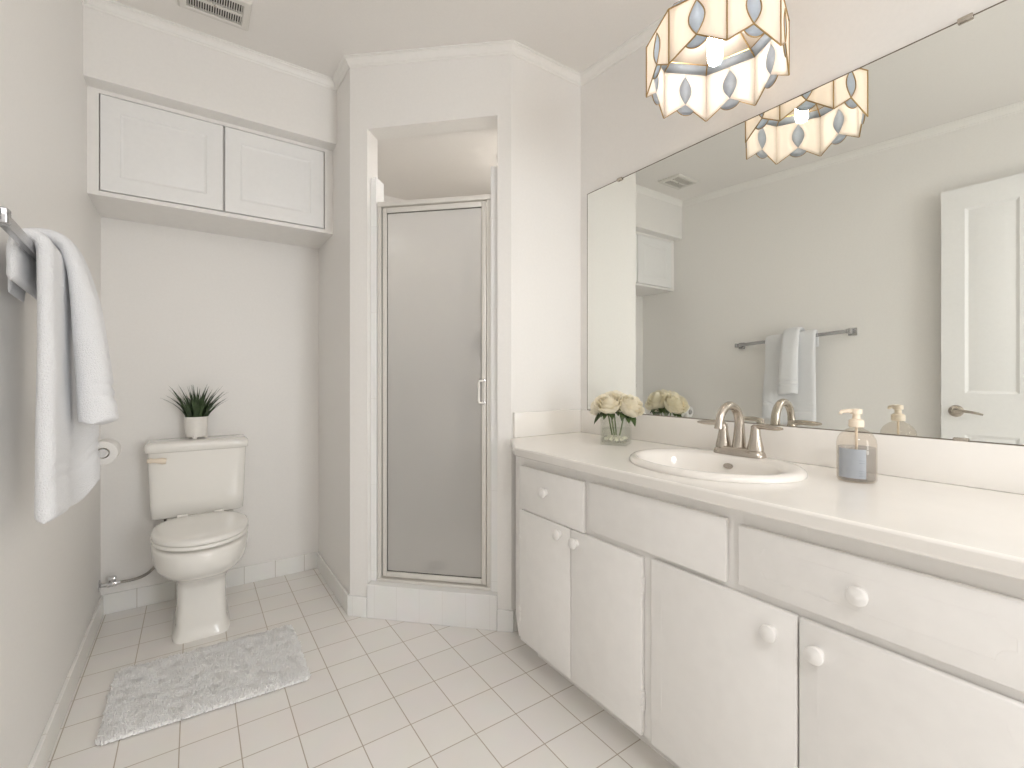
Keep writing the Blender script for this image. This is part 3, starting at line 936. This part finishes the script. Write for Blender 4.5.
def rose(pos, R, tilt, label, seed, leaves):
    pos = Vector(pos)
    t = thing('rose', label, 'flower', (pos.x, pos.y, pos.z), 'cream roses in the glass vase')
    rnd = random.Random(seed)
    Q = Matrix.Translation(pos) @ Vector((0, 0, 1)).rotation_difference(Vector(tilt).normalized()).to_matrix().to_4x4()
    g = G()
    # petals in rings, each a cupped shell
    rings = [(3, .17, .86, .10), (4, .31, .92, .18), (4, .45, .92, .28), (5, .60, .86, .40), (6, .80, .72, .60), (7, 1.0, .50, .95)]
    for ri, (n, rr, top, flare) in enumerate(rings):
        off = rnd.uniform(0, 2)
        for k in range(n):
            a0 = off + 2 * PI * k / n + rnd.uniform(-.12, .12)
            span = 2 * PI / n * 1.55
            rad = R * rr * rnd.uniform(.96, 1.04)
            tp = R * top * rnd.uniform(.95, 1.05)
            fl = flare
            def fn(u, v, a0=a0, span=span, rad=rad, tp=tp, fl=fl):
                a = a0 + (v - .5) * span
                edge = 1 - .30 * abs(2 * v - 1) ** 2.2
                hh = -R * .72 + (tp + R * .72) * (u * edge)
                prof = math.sin(min(1, u * 1.15 + .12) * PI / 2) ** .8
                out = rad * (.18 + .82 * prof) * (1 + .04 * math.cos((v - .5) * PI))
                if u > .7:
                    out += R * .16 * fl * ((u - .7) / .3) ** 2
                    hh -= R * .10 * fl * ((u - .7) / .3) ** 2
                out *= 1 + .05 * (v - .5)
                return Vector((out * math.cos(a), out * math.sin(a), hh))
            g.grid(fn, 8, 8)
    g.lathe([(.02 * R, -.6 * R), (.15 * R, -.2 * R), (.16 * R, .55 * R), (.1 * R, .78 * R), (0.01 * R, .84 * R)], (0, 0, 0), 'z', 12)
    g.build('bloom', M['rose'], t, xf=Q, ang=80)
    foot = Vector((VXC + (pos.x - VXC) * .25, VYC + (pos.y - VYC) * .25, CZ + .034))
    neck = Q @ Vector((0, 0, -R * .7))
    g = G(); g.tube(bez(neck, neck + (Q.to_3x3() @ Vector((0, 0, -.02))), (foot + neck) / 2, foot, 8), .0028, 8)
    g.build('stem', M['stem'], t)
    for (dx, dy, dz, L, Wd) in leaves:
        g = G(); leaf_mesh(g, neck + Vector((0, 0, .004)), (dx, dy, dz), (0, 0, 1), L, Wd, .25)
        g.build('leaf', M['leaf'], t, ang=80)


rz = CZ + .152
rose((VXC - .024, VYC + .012, rz + .004), .047, (-.45, -.25, .85), 'large cream rose facing forward at the front of the vase', 1, [(-.8, .75, -.55, .075, .050), (-.6, -.75, -.35, .06, .036), (-.9, -.1, -.45, .055, .036), (-.3, .9, -.3, .06, .036)])
rose((VXC + .030, VYC - .046, rz - .006), .046, (.12, -.62, .75), 'cream rose leaning towards the faucet in the vase', 2, [(.0, -.95, -.65, .07, .044), (.5, -.8, -.35, .05, .028), (-.5, -.8, -.5, .06, .036), (-.9, -.4, -.4, .055, .034)])
rose((VXC - .004, VYC + .076, rz - .010), .040, (-.25, .75, .65), 'cream rose leaning away from the faucet, low at vase rim', 4, [(-.6, .8, -.75, .075, .05), (.3, .9, -.4, .05, .03)])
rose((VXC + .036, VYC + .030, rz + .008), .046, (.55, .2, .85), 'cream rose nearest the mirror, at the rear of the vase', 5, [(.8, .4, -.35, .06, .036), (.85, -.5, -.3, .06, .036), (.2, -.9, -.2, .06, .034)])

# ------------------------------------------------------------------ ceiling pendant lamp
def lamp():
    cx, cy = 1.263, .785
    R, z0, h = .192, 1.955, .150
    top = ceil_z(cy)
    t = thing('ceiling_lamp', 'octagonal capiz shell lamp with zigzag brass edge hanging above the vanity', 'lamp', (cx, cy, top))
    n = 8
    notch, lens_h, lens_w = .048, .092, .021
    rot0 = LAMP_ROT
    for i in range(n):
        a0, a1 = rot0 + 2 * PI * i / n, rot0 + 2 * PI * (i + 1) / n
        p0 = Vector((cx + R * math.cos(a0), cy + R * math.sin(a0), 0))
        p1 = Vector((cx + R * math.cos(a1), cy + R * math.sin(a1), 0))
        u = (p1 - p0).normalized(); w = (p1 - p0).length
        mid = (p0 + p1) / 2
        nrm = Vector((mid.x - cx, mid.y - cy, 0)).normalized()
        def P(s_, z, o=0): return mid + u * s_ + nrm * o + Vector((0, 0, z0 + z))
        K = 10
        def lens(k, sg): # k 0..K from bottom to top
            tt = k / K
            return (sg * lens_w * math.sin(PI * tt), notch + lens_h * tt)
        g = G()
        for sg in (-1, 1):
            pts = [(sg * w / 2, 0), (sg * w / 2, h), (0, h)] + [lens(k, sg) for k in range(K, -1, -1)]
            # quads strip between outer edge and lens edge for clean shading
            rows_in = [(0, h)] + [lens(k, sg) for k in range(K, -1, -1)]
            m_ = len(rows_in)
            rows_out = [(sg * w / 2, h - h * k / (m_ - 1)) for k in range(m_)]
            g.grid(lambda a, b_, ri=rows_in, ro=rows_out, m_=m_: P(*[ri[round(a * (m_ - 1))][q] * (1 - b_) + ro[round(a * (m_ - 1))][q] * b_ for q in (0, 1)]), m_ - 1, 3)
        pan = g.build('shade_panel', M['shell'], t, solid=.002, ang=30)
        g = G(); g.poly([P(*lens(k, -1)) for k in range(K + 1)] + [P(*lens(k, 1)) for k in range(K - 1, 0, -1)])
        g.build('lens', M['greyglass'], pan, solid=.0015)
        # scallop hanging in the notch
        sl = math.atan2(notch, w / 2)
        rr = .034
        arc = [P(rr * math.cos(a), notch + rr * math.sin(a)) for a in [-sl - (PI - 2 * sl) * k / 12 for k in range(13)]]
        g = G(); g.poly([P(0, notch)] + arc); g.build('scallop', M['greyglass'], pan, solid=.0015)
        g = G()
        cr_ = .0020
        off_ = .0018                                   # the brass cames stand on the outer face
        PP = lambda s_, z: P(s_, z, off_)
        g.tube([PP(-w / 2, 0), PP(-w / 2, h)], cr_, 8)
        g.tube([PP(-w / 2, h), PP(w / 2, h)], cr_, 8)
        g.tube([PP(-w / 2, 0), PP(0, notch)], cr_, 8); g.tube([PP(0, notch), PP(w / 2, 0)], cr_, 8)
        for sg in (-1, 1): g.tube([PP(*lens(k, sg)) for k in range(K + 1)], cr_ * .85, 8)
        g.tube([q + nrm * off_ for q in arc], cr_ * .8, 8)
        g.build('came', M['brass'], pan, ang=60)
        # sloping crown: grey strip then shell panel
        def ring(rad, ang, z): return Vector((cx + rad * math.cos(ang), cy + rad * math.sin(ang), z0 + z))
        g = G(); g.poly([ring(R, a0, h), ring(R, a1, h), ring(.172, a1, h + .022), ring(.172, a0, h + .022)])
        g.build('crown_strip', M['greyglass'], t, solid=.002)
        g = G(); g.poly([ring(.172, a0, h + .022), ring(.172, a1, h + .022), ring(.045, a1, h + .105), ring(.045, a0, h + .105)])
        c_ = g.build('crown_panel', M['shell'], t, solid=.002)
        g = G(); g.tube([ring(R, a0, h), ring(.045, a0, h + .105)], cr_, 8); g.tube([ring(.172, a0, h + .022), ring(.172, a1, h + .022)], cr_, 8)
        g.build('came', M['brass'], c_)
    zt = z0 + h + .105
    g = G(); g.lathe([(.05, zt - .006), (.052, zt), (.046, zt + .008), (.02, zt + .02), (.008, zt + .03), (0, zt + .031)], (cx, cy, 0), 'z', 32)
    g.build('cap', M['brass'], t)
    g = G(); g.tube([(cx, cy, zt + .02), (cx, cy, top - .02)], .006, 12); g.build('rod', M['brass'], t)
    g = G(); g.lathe([(0, top - .03), (.02, top - .03), (.05, top - .02), (.06, top - .006), (.06, top + .004), (0, top + .004)], (cx, cy, 0), 'z', 32)
    g.build('canopy', M['brass'], t)
    g = G(); g.lathe([(.018, zt - .02), (.019, zt - .006), (.019, zt), (.012, zt)], (cx, cy, 0), 'z', 24); g.build('socket', M['pot'], t)
    zb = 2.018
    g = G(); g.lathe([(0, zb), (.010, zb + .001), (.017, zb + .006), (.0205, zb + .016), (.0205, zb + .10), (.017, zb + .135), (.015, zt - .02)], (cx, cy, 0), 'z', 24)
    g.build('bulb', M['bulb'], t, ang=70)


LAMP_ROT = math.radians(40)
lamp()

# ------------------------------------------------------------------ ceiling vent
def vent():
    x0, x1, y0, y1 = -0.052, 0.192, 2.068, 2.250
    z = ceil_z((y0 + y1) / 2)
    t = thing('ceiling_vent', 'off-white slatted exhaust vent in the ceiling near the soffit', 'vent', ((x0 + x1) / 2, (y0 + y1) / 2, z))
    g = G()
    fr = .030
    outer = [(x0, y0), (x1, y0), (x1, y1), (x0, y1)]
    def lp(ins, zz): return [(x0 + ins, y0 + ins, zz), (x1 - ins, y0 + ins, zz), (x1 - ins, y1 - ins, zz), (x0 + ins, y1 - ins, zz)]
    g.loft([lp(0, z + .006), lp(.001, z - .006), lp(.008, z - .014), (lp(fr - .004, z - .016)), lp(fr, z - .012), lp(fr, z - .001)], False, False)
    ym = (y0 + y1) / 2
    g.box(x0 + fr, x1 - fr, ym - .007, ym + .007, z - .014, z - .002)
    g.build('frame', M['vent'], t, ang=30)
    g = G(); g.box(x0 + fr, x1 - fr, y0 + fr, y1 - fr, z - .003, z - .0005); g.build('dark_back', M['dark'], t, smooth=False)
    ns = 22
    for r_, (ya, yb) in enumerate(((y0 + fr, ym - .007), (ym + .007, y1 - fr))):
        for i in range(ns):
            xx = x0 + fr + (x1 - x0 - 2 * fr) * (i + .5) / ns
            g = G(); g.box(xx - .0016, xx + .0016, ya, yb, z - .013, z - .003)
            g.build('slat', M['vent'], t, smooth=False)
    g = G(); g.lathe([(0, z - .017), (.004, z - .017), (.005, z - .014), (0, z - .014)], ((x0 + x1) / 2, ym, 0), 'z', 12); g.build('screw', M['nickel'], t)


vent()

# ------------------------------------------------------------------ toilet
def toilet():
    cx = .030
    t = thing('toilet', 'white two-piece toilet with closed lid in the alcove', 'toilet', (cx, 2.55, 0))
    rows = [(0, 2.345, 2.72, .106, 6), (.012, 2.345, 2.72, .106, 6), (.022, 2.352, 2.715, .098, 6), (.06, 2.358, 2.71, .093, 6), (.14, 2.362, 2.70, .090, 6),
            (.21, 2.362, 2.70, .090, 5.5), (.235, 2.352, 2.70, .094, 4.5), (.255, 2.326, 2.71, .110, 3.4), (.272, 2.290, 2.72, .132, 2.7), (.290, 2.252, 2.73, .152, 2.35),
            (.315, 2.222, 2.74, .167, 2.25), (.345, 2.206, 2.745, .174, 2.2), (.39, 2.200, 2.745, .177, 2.2), (.402, 2.203, 2.745, .175, 2.2), (.408, 2.214, 2.74, .164, 2.2)]
    g = G(); g.loft([sell(cx, 0, hw, yf, yb, z, n) for z, yf, yb, hw, n in rows])
    # deck under the tank
    g.loft([sell(cx, 0, .135, 2.62, 2.82, z, 6) for z in (.30, .432)] + [sell(cx, 0, .13, 2.625, 2.815, .443, 6)])
    g.build('bowl', M['porcelain'], t, ang=60)
    def seatloop(ins, z):
        # egg shape, squared at the hinge end
        lp = []
        N = 64
        for i in range(N):
            a = 2 * PI * i / N
            c_, s_ = math.cos(a), math.sin(a)
            hw = .177 - ins
            yc = 2.43
            if s_ < 0: y = yc - (.232 - ins) * abs(s_) ** 1.0; x = hw * c_
            else:
                y = yc + (.205 - ins) * abs(s_) ** .75
                x = hw * math.copysign(abs(c_) ** .72, c_)
            lp.append((cx + x, y, z))
        return lp
    g = G(); g.loft([seatloop(.006, .419), seatloop(.001, .421), seatloop(0, .430), seatloop(.003, .4345), seatloop(.008, .435)])
    g.build('seat', M['porcelain'], t, ang=60)
    g = G(); g.loft([seatloop(.009, .4365), seatloop(.001, .4385), seatloop(0, .448), seatloop(.003, .455), seatloop(.010, .459), seatloop(.03, .4625), seatloop(.07, .466), seatloop(.12, .468), seatloop(.165, .4685)])
    g.build('lid', M['porcelain'], t, ang=60)
    for s_ in (-1, 1):
        g = G(); g.tube([(cx + s_ * .072 - .02, 2.641, .452), (cx + s_ * .072 + .02, 2.641, .452)], .010, 12); g.build('hinge', M['porcelain'], t)
    g = G()
    ty0, ty1 = 2.655, 2.830
    g.loft([sell(cx - .008, 0, .176, ty0 + .014, ty1, .446, 8), sell(cx - .008, 0, .184, ty0 + .006, ty1, .452, 8), sell(cx - .008, 0, .188, ty0 + .003, ty1, .52, 9), sell(cx - .008, 0, .193, ty0, ty1, .66, 9), sell(cx - .008, 0, .196, ty0, ty1, .752, 9)])
    g.build('tank', M['porcelain'], t, ang=60)
    g = G()
    a = .206
    g.loft([sell(cx - .009, 0, a - .006, ty0 - .006, ty1 + .003, .753, 9), sell(cx - .009, 0, a, ty0 - .012, ty1 + .005, .757, 9), sell(cx - .009, 0, a + .001, ty0 - .013, ty1 + .005, .780, 9), sell(cx - .009, 0, a - .002, ty0 - .010, ty1 + .004, .792, 9), sell(cx - .009, 0, a - .009, ty0 - .002, ty1 - .002, .798, 9), sell(cx - .009, 0, a - .03, ty0 + .02, ty1 - .02, .801, 9)])
    g.build('tank_lid', M['porcelain'], t, ang=60)
    g = G(); g.tube([(-.160, ty0 + .002, .722), (-.160, ty0 - .012, .722)], .011, 14)
    g.tube([(-.172, ty0 - .016, .723), (-.14, ty0 - .018, .722), (-.115, ty0 - .018, .718), (-.102, ty0 - .018, .716)], [.009, .010, .015, .012], 12, flat=(1, .5))
    l = g.build('flush_lever', M['cream'], t, ang=60)
    tag(l, 'cream flush lever')
    g = G(); g.lathe([(0, .400), (.018, .400), (.018, .41), (.010, .42), (0, .42)], (-.11, 2.72, 0), 'z', 16)
    g.lathe([(.012, .414), (.016, .418), (.016, .446)], (-.10, 2.74, 0), 'z', 14)
    g.build('tank_fitting', M['dark'], t)


toilet()

# water supply
t = thing('water_valve', 'chrome angle stop valve low on the wall beside the toilet', 'valve', (XL, 2.80, .15))
g = G(); g.lathe([(0, 0), (.026, 0), (.026, .003), (.012, .008), (0, .008)], (XL, 2.80, .150), 'x', 20); g.build('escutcheon', M['chrome'], t)
g = G(); g.tube([(XL + .006, 2.80, .150), (XL + .075, 2.80, .150)], .0095, 12); g.lathe([(.013, .030), (.014, .034), (.014, .058), (.013, .062)], (XL, 2.80, .150), 'x', 12)
g.tube([(XL + .045, 2.80, .150), (XL + .045, 2.80, .165)], .008, 10)
g.build('valve_body', M['chrome'], t)
g = G(); g.tube([(XL + .034, 2.80, .174), (XL + .056, 2.80, .174)], .011, 14, flat=(1, 1)); g.box(XL + .030, XL + .060, 2.786, 2.814, .166, .181, bev=.005); g.build('valve_handle', M['chrome'], t)
g = G(); g.tube(bez((XL + .075, 2.80, .150), (XL + .17, 2.80, .145), (-.16, 2.79, .17), (-.115, 2.75, .27), 14) + bez((-.115, 2.75, .27), (-.10, 2.74, .32), (-.10, 2.74, .36), (-.10, 2.74, .415), 6)[1:], .0065, 10)
g.build('supply_hose', M['hose'], t, ang=70)

# ------------------------------------------------------------------ potted grass on the tank
def plant():
    px, py, pz = .012, 2.745, .8015
    t = thing('potted_grass', 'small white pot of dark green grass on the toilet tank', 'plant', (px, py, pz))
    g = G(); g.lathe([(.0, .010), (.042, .010), (.045, .015), (.048, .05), (.049, .102), (.049, .106), (.046, .106), (.045, .094), (.0, .090)], (px, py, pz), 'z', 36)
    p = g.build('pot', M['pot'], t, ang=50)
    for k in range(3):
        a = math.radians(-100 + k * 120)
        g = G(); g.tube([(px + .036 * math.cos(a), py + .036 * math.sin(a), pz + .022), (px + .040 * math.cos(a), py + .040 * math.sin(a), pz)], [.011, .008], 12); g.build('foot', M['pot'], p)
    g = G(); g.lathe([(0, .088), (.0445, .088), (.0445, .094), (0, .096)], (px, py, pz), 'z', 24); g.build('soil', M['dark'], t)
    rnd = random.Random(11)
    g = G()
    for i in range(110):
        a = rnd.uniform(0, 2 * PI)
        rr = .040 * math.sqrt(rnd.random())
        b0 = Vector((px + rr * math.cos(a), py + rr * math.sin(a), pz + .092))
        lean = rr / .040 * rnd.uniform(.5, 1.25)
        L = rnd.uniform(.10, .185)
        d = Vector((math.cos(a + rnd.uniform(-.4, .4)), math.sin(a + rnd.uniform(-.4, .4)) * .6, 0))
        droop = rnd.uniform(.1, .5) * lean
        wd = rnd.uniform(.0035, .006)
        side = Vector((-d.y, d.x, 0)).normalized() if d.length > .01 else Vector((1, 0, 0))
        side = (side + Vector((rnd.uniform(-.8, .8), rnd.uniform(-.8, .8), 0))).normalized()
        K = 6
        rows = []
        for k in range(K + 1):
            u = k / K
            p = b0 + d * (L * lean * .75 * (u ** 1.4)) + Vector((0, 0, L * (u - droop * u * u * .75)))
            w = wd * (1 - u ** 2.2) * (.7 + .6 * math.sin(PI * min(u + .2, 1))) + .0003
            rows.append((p - side * w, p + Vector((0, 0, .0008)) + d * .0008, p + side * w))
        vs = [[g.bm.verts.new(q) for q in r] for r in rows]
        for k in range(K):
            for q in (0, 1):
                g.bm.faces.new((vs[k][q], vs[k][q + 1], vs[k + 1][q + 1], vs[k + 1][q]))
    f = g.build('foliage', M['blade'], t, ang=80)
    f['kind'] = 'stuff'


plant()

# ------------------------------------------------------------------ towel bar and towels
BX = -0.283
def bar_z(y): return 1.386 - .050 * (y - 1.190) / .715
def towel_bar():
    y0, y1 = 1.190, 1.905
    t = thing('towel_bar', 'satin steel towel bar on the left wall', 'towel bar', (XL, (y0 + y1) / 2, 1.36))
    g = G()
    hh, hw = .0115, .0065
    lo = lambda y: [(BX - hw, y, bar_z(y) - hh), (BX + hw, y, bar_z(y) - hh), (BX + hw, y, bar_z(y) + hh), (BX - hw, y, bar_z(y) + hh)]
    g.loft([lo(y0 - .012), lo(y1 + .012)])
    o = g.build('bar', M['barsteel'], t, smooth=False)
    md = o.modifiers.new('edge', 'BEVEL'); md.width = .0015; md.segments = 2
    for y in (y0, y1):
        g = G(); z = bar_z(y)
        g.box(XL, XL + .010, y - .024, y + .024, z - .024, z + .024, bev=.003)
        g.box(XL + .010, BX + hw + .006, y - .012, y + .012, z - .0145, z + .0145, bev=.003)
        g.build('post', M['barsteel'], t)


towel_bar()


def towel(name, label, y0, y1, prof, thick, seed, wave, bands, yvar, nv=26, edge=.018):
    """prof(v) -> centre line in x,z from the back hem over the bar to the front hem, with a thickness for every point"""
    g = G()
    loops = []
    for j in range(nv + 1):
        v = .5 - .5 * math.cos(PI * j / nv)                  # denser towards the folded edges
        pts = prof(v)
        # resample the centre line
        P = [Vector((p[0], p[1])) for p in pts]; T = [p[2] for p in pts]
        dist = [0]
        for a, b_ in zip(P, P[1:]): dist.append(dist[-1] + (b_ - a).length)
        n = 90
        cl, th = [], []
        for k in range(n + 1):
            d = dist[-1] * k / n
            q = max(i for i in range(len(dist)) if dist[i] <= d + 1e-9); q = min(q, len(P) - 2)
            f = (d - dist[q]) / max(1e-6, dist[q + 1] - dist[q])
            cl.append(P[q].lerp(P[q + 1], f)); th.append(T[q] * (1 - f) + T[q + 1] * f)
        for _ in range(5):                                   # round the corners
            cl = [cl[0]] + [(cl[i - 1] + cl[i] * 2 + cl[i + 1]) / 4 for i in range(1, n)] + [cl[-1]]
        ed = min(v, 1 - v) * (y1 - y0)
        es = math.sqrt(max(.0, 1 - (1 - min(1, ed / edge)) ** 2)) * .93 + .07
        out, inn = [], []
        for k in range(n + 1):
            tg = (cl[min(k + 1, n)] - cl[max(k - 1, 0)]).normalized()
            nr = Vector((-tg.y, tg.x))                       # points outwards at the front
            end = min(k, n - k) / n
            eh = math.sqrt(max(0.0, 1 - (1 - min(1, end / .014)) ** 2)) * .8 + .2
            h = th[k] * es * eh / 2
            kk = k / n
            hem = dist[-1] * (1 - kk)
            h_out = h
            for bz, amp in bands:
                h_out -= amp * math.exp(-((hem - bz) / .005) ** 2)
            y = y0 + (y1 - y0) * v + yvar(v, kk)
            w = wave(v, kk)
            c3 = Vector((cl[k].x + w, y, cl[k].y))
            n3 = Vector((nr.x, 0, nr.y))
            po, pi_ = c3 + n3 * h_out, c3 - n3 * h
            j1 = noise.noise(Vector((y * 11, po.z * 6, seed))) * .003 + noise.noise(Vector((y * 40, po.z * 34, seed + 5))) * .0014
            out.append(po + n3 * j1); inn.append(pi_)
        loops.append(out + inn[::-1])
    g.loft(loops, False, False)
    g.bm.verts.ensure_lookup_table()
    m_ = len(loops[0]); nn = m_ // 2
    for st in (0, (len(loops) - 1) * m_):                    # close the two folded edges with strips of quads
        for k in range(nn - 1):
            try: g.bm.faces.new([g.bm.verts[st + q] for q in (k, k + 1, m_ - 2 - k, m_ - 1 - k)])
            except ValueError: pass
    return g.build(name, M['towel'], None, loc=(BX, (y0 + y1) / 2, bar_z((y0 + y1) / 2)), ang=180, sub=1)


def bath_prof(v):
    y = 1.365 + .32 * v
    zt = bar_z(y) + .0115
    lobe = .5 + .5 * math.tanh((v - .80) / .05)              # the far fold hangs forward and a little shorter
    t_ = .034
    hz = .790 - .020 * v + .04 * lobe
    xo = -.262 + .012 * v + .022 * lobe
    return [(-.309, zt - .085, .020), (-.309, zt - .02, .022), (-.304, zt + .010, .024), (-.292, zt + .019, .026), (-.274, zt + .019, .027), (-.262, zt + .006, .029), (-.2605, zt - .03, .029),
            (-.2605, zt - .2, .030), (xo - .001, (zt + hz) / 2 - .1, .034), (xo, hz, .036)]


o = towel('bath_towel', '', 1.365, 1.685, bath_prof, .03, 2,
          lambda v, k: (.004 * math.sin(v * 2 * PI * 1.25 + .6) + .003 * math.sin(v * 15 + k * 3)) * max(0, k - .25) * 1.3,
          [(.120, .007), (.094, .006)], lambda v, k: (v - .5) * .012 * max(0, k - .4))
tag(o, 'long white bath towel draped over the towel bar, longer of the two', 'towel')


def hand_prof(v):
    y = 1.452 + .105 * v
    zt = bar_z(y) + .036
    d = .008 * v
    return [(-.331, zt - .12, .012), (-.331, zt - .05, .014), (-.324, zt + .006, .020), (-.302, zt + .022, .028), (-.264, zt + .022, .030), (-.242, zt + .006, .032), (-.229 + d, zt - .05, .034), (-.218 + d, zt - .12, .046),
            (-.211 + d, zt - .2, .055), (-.202 + d, zt - .3, .062), (-.197 + d, zt - .38, .068), (-.194 + d, .990 - .012 * v, .070)]




o = towel('hand_towel', '', 1.452, 1.557, hand_prof, .04, 6,
          lambda v, k: .006 * math.sin(v * PI * 1.4 + .3) * max(0, k - .3), [(.092, .009), (.066, .008)],
          lambda v, k: (v - .5) * .035 * max(0, k - .5), nv=20, edge=.030)
tag(o, 'short white hand towel folded over the long bath towel', 'towel')

# ------------------------------------------------------------------ toilet paper
ty, tz, tx = 2.30, .815, XL + .074
t = thing('toilet_paper_roll', 'white toilet paper roll on the left wall beside the toilet', 'toilet paper', (tx, ty + .05, tz))
g = G(); g.lathe([(.020, 0), (.043, 0), (.044, .003), (.044, .097), (.043, .10), (.020, .10)], (tx, ty, tz), 'y', 40, False, False)
g.build('paper', M['paper'], t)
g = G(); g.lathe([(.020, 0), (.020, .10), (.0185, .10), (.0185, 0)], (tx, ty, tz), 'y', 32, False, False)
g.build('core', paint('cardboard_core', (.45, .38, .3), .8, .05, .1), t)
t = thing('toilet_paper_holder', 'chrome toilet paper holder on the left wall by the toilet', 'holder', (XL, ty + .05, tz))
g = G(); g.lathe([(0, -.012), (.015, -.012), (.0165, -.008), (.0165, .0), (.014, .004), (.012, .1), (.0165, .104), (.0165, .112), (0, .114)], (tx, ty, tz), 'y', 28)
g.build('spindle', M['chrome'], t)
g = G(); g.box(XL, XL + .008, ty + .106, ty + .154, tz - .024, tz + .024, bev=.003); g.tube([(XL + .006, ty + .13, tz), (tx - .01, ty + .13, tz), (tx, ty + .125, tz), (tx, ty + .11, tz)], .009, 12)
g.build('post', M['chrome'], t)
# ------------------------------------------------------------------ bath mat
def rug():
    P = [Vector((-.240, 1.830, 0)), Vector((.350, 1.800, 0)), Vector((.358, 2.228, 0)), Vector((-.236, 2.242, 0))]
    c = sum(P, Vector()) / 4
    t = thing('bath_mat', 'white shaggy bath mat on the tile floor before the toilet', 'bath mat', (c.x, c.y, 0))
    def at(u, v):
        # rounded corners
        a, b_ = 2 * u - 1, 2 * v - 1
        q = (P[0] * (1 - u) + P[1] * u) * (1 - v) + (P[3] * (1 - u) + P[2] * u) * v
        return q
    g = G()
    N1, N2 = 30, 22
    lo = []
    g.grid(lambda u, v: at(.012 + .976 * u, .016 + .968 * v) + Vector((0, 0, .006 + .004 * math.sin(PI * u) * math.sin(PI * v))), N1, N2)
    g.build('backing', M['backing'], t, solid=.005)
    rnd = random.Random(5)
    g = G()
    nu, nv = 150, 108
    for i in range(nu):
        for j in range(nv):
            u = (i + rnd.random()) / nu; v = (j + rnd.random()) / nv
            # soft corner rounding
            ex, ey = min(u, 1 - u) * .59, min(v, 1 - v) * .42
            if ex < .02 and ey < .02 and (.02 - ex) ** 2 + (.02 - ey) ** 2 > .0004: continue
            b0 = at(u, v) + Vector((0, 0, .004))
            edge = min(1, min(ex, ey) / .02)
            hgt = rnd.uniform(.015, .021) * (.65 + .35 * edge)
            lump = noise.noise(Vector((b0.x * 26, b0.y * 26, 1)))
            lx = noise.noise(Vector((b0.x * 30, b0.y * 30, 7))) * .016 + rnd.uniform(-.005, .005)
            ly = noise.noise(Vector((b0.x * 30, b0.y * 30, 17))) * .016 + rnd.uniform(-.005, .005)
            hgt *= 1 + .3 * lump
            a = rnd.uniform(0, 2 * PI)
            w = rnd.uniform(.0026, .0038)
            ring = [b0 + Vector((w * math.cos(a + k * 2.094), w * math.sin(a + k * 2.094), 0)) for k in range(3)]
            mid = [q + Vector((lx * .35, ly * .35, hgt * .6)) for q in ring]
            tip = b0 + Vector((lx, ly, hgt))
            r0 = [g.bm.verts.new(q) for q in ring]; r1 = [g.bm.verts.new(q) for q in mid]; tv = g.bm.verts.new(tip)
            for k in range(3):
                k2 = (k + 1) % 3
                g.bm.faces.new((r0[k], r0[k2], r1[k2], r1[k])); g.bm.faces.new((r1[k], r1[k2], tv))
    o = g.build('pile', M['rug'], t, ang=180)
    o['kind'] = 'stuff'


rug()
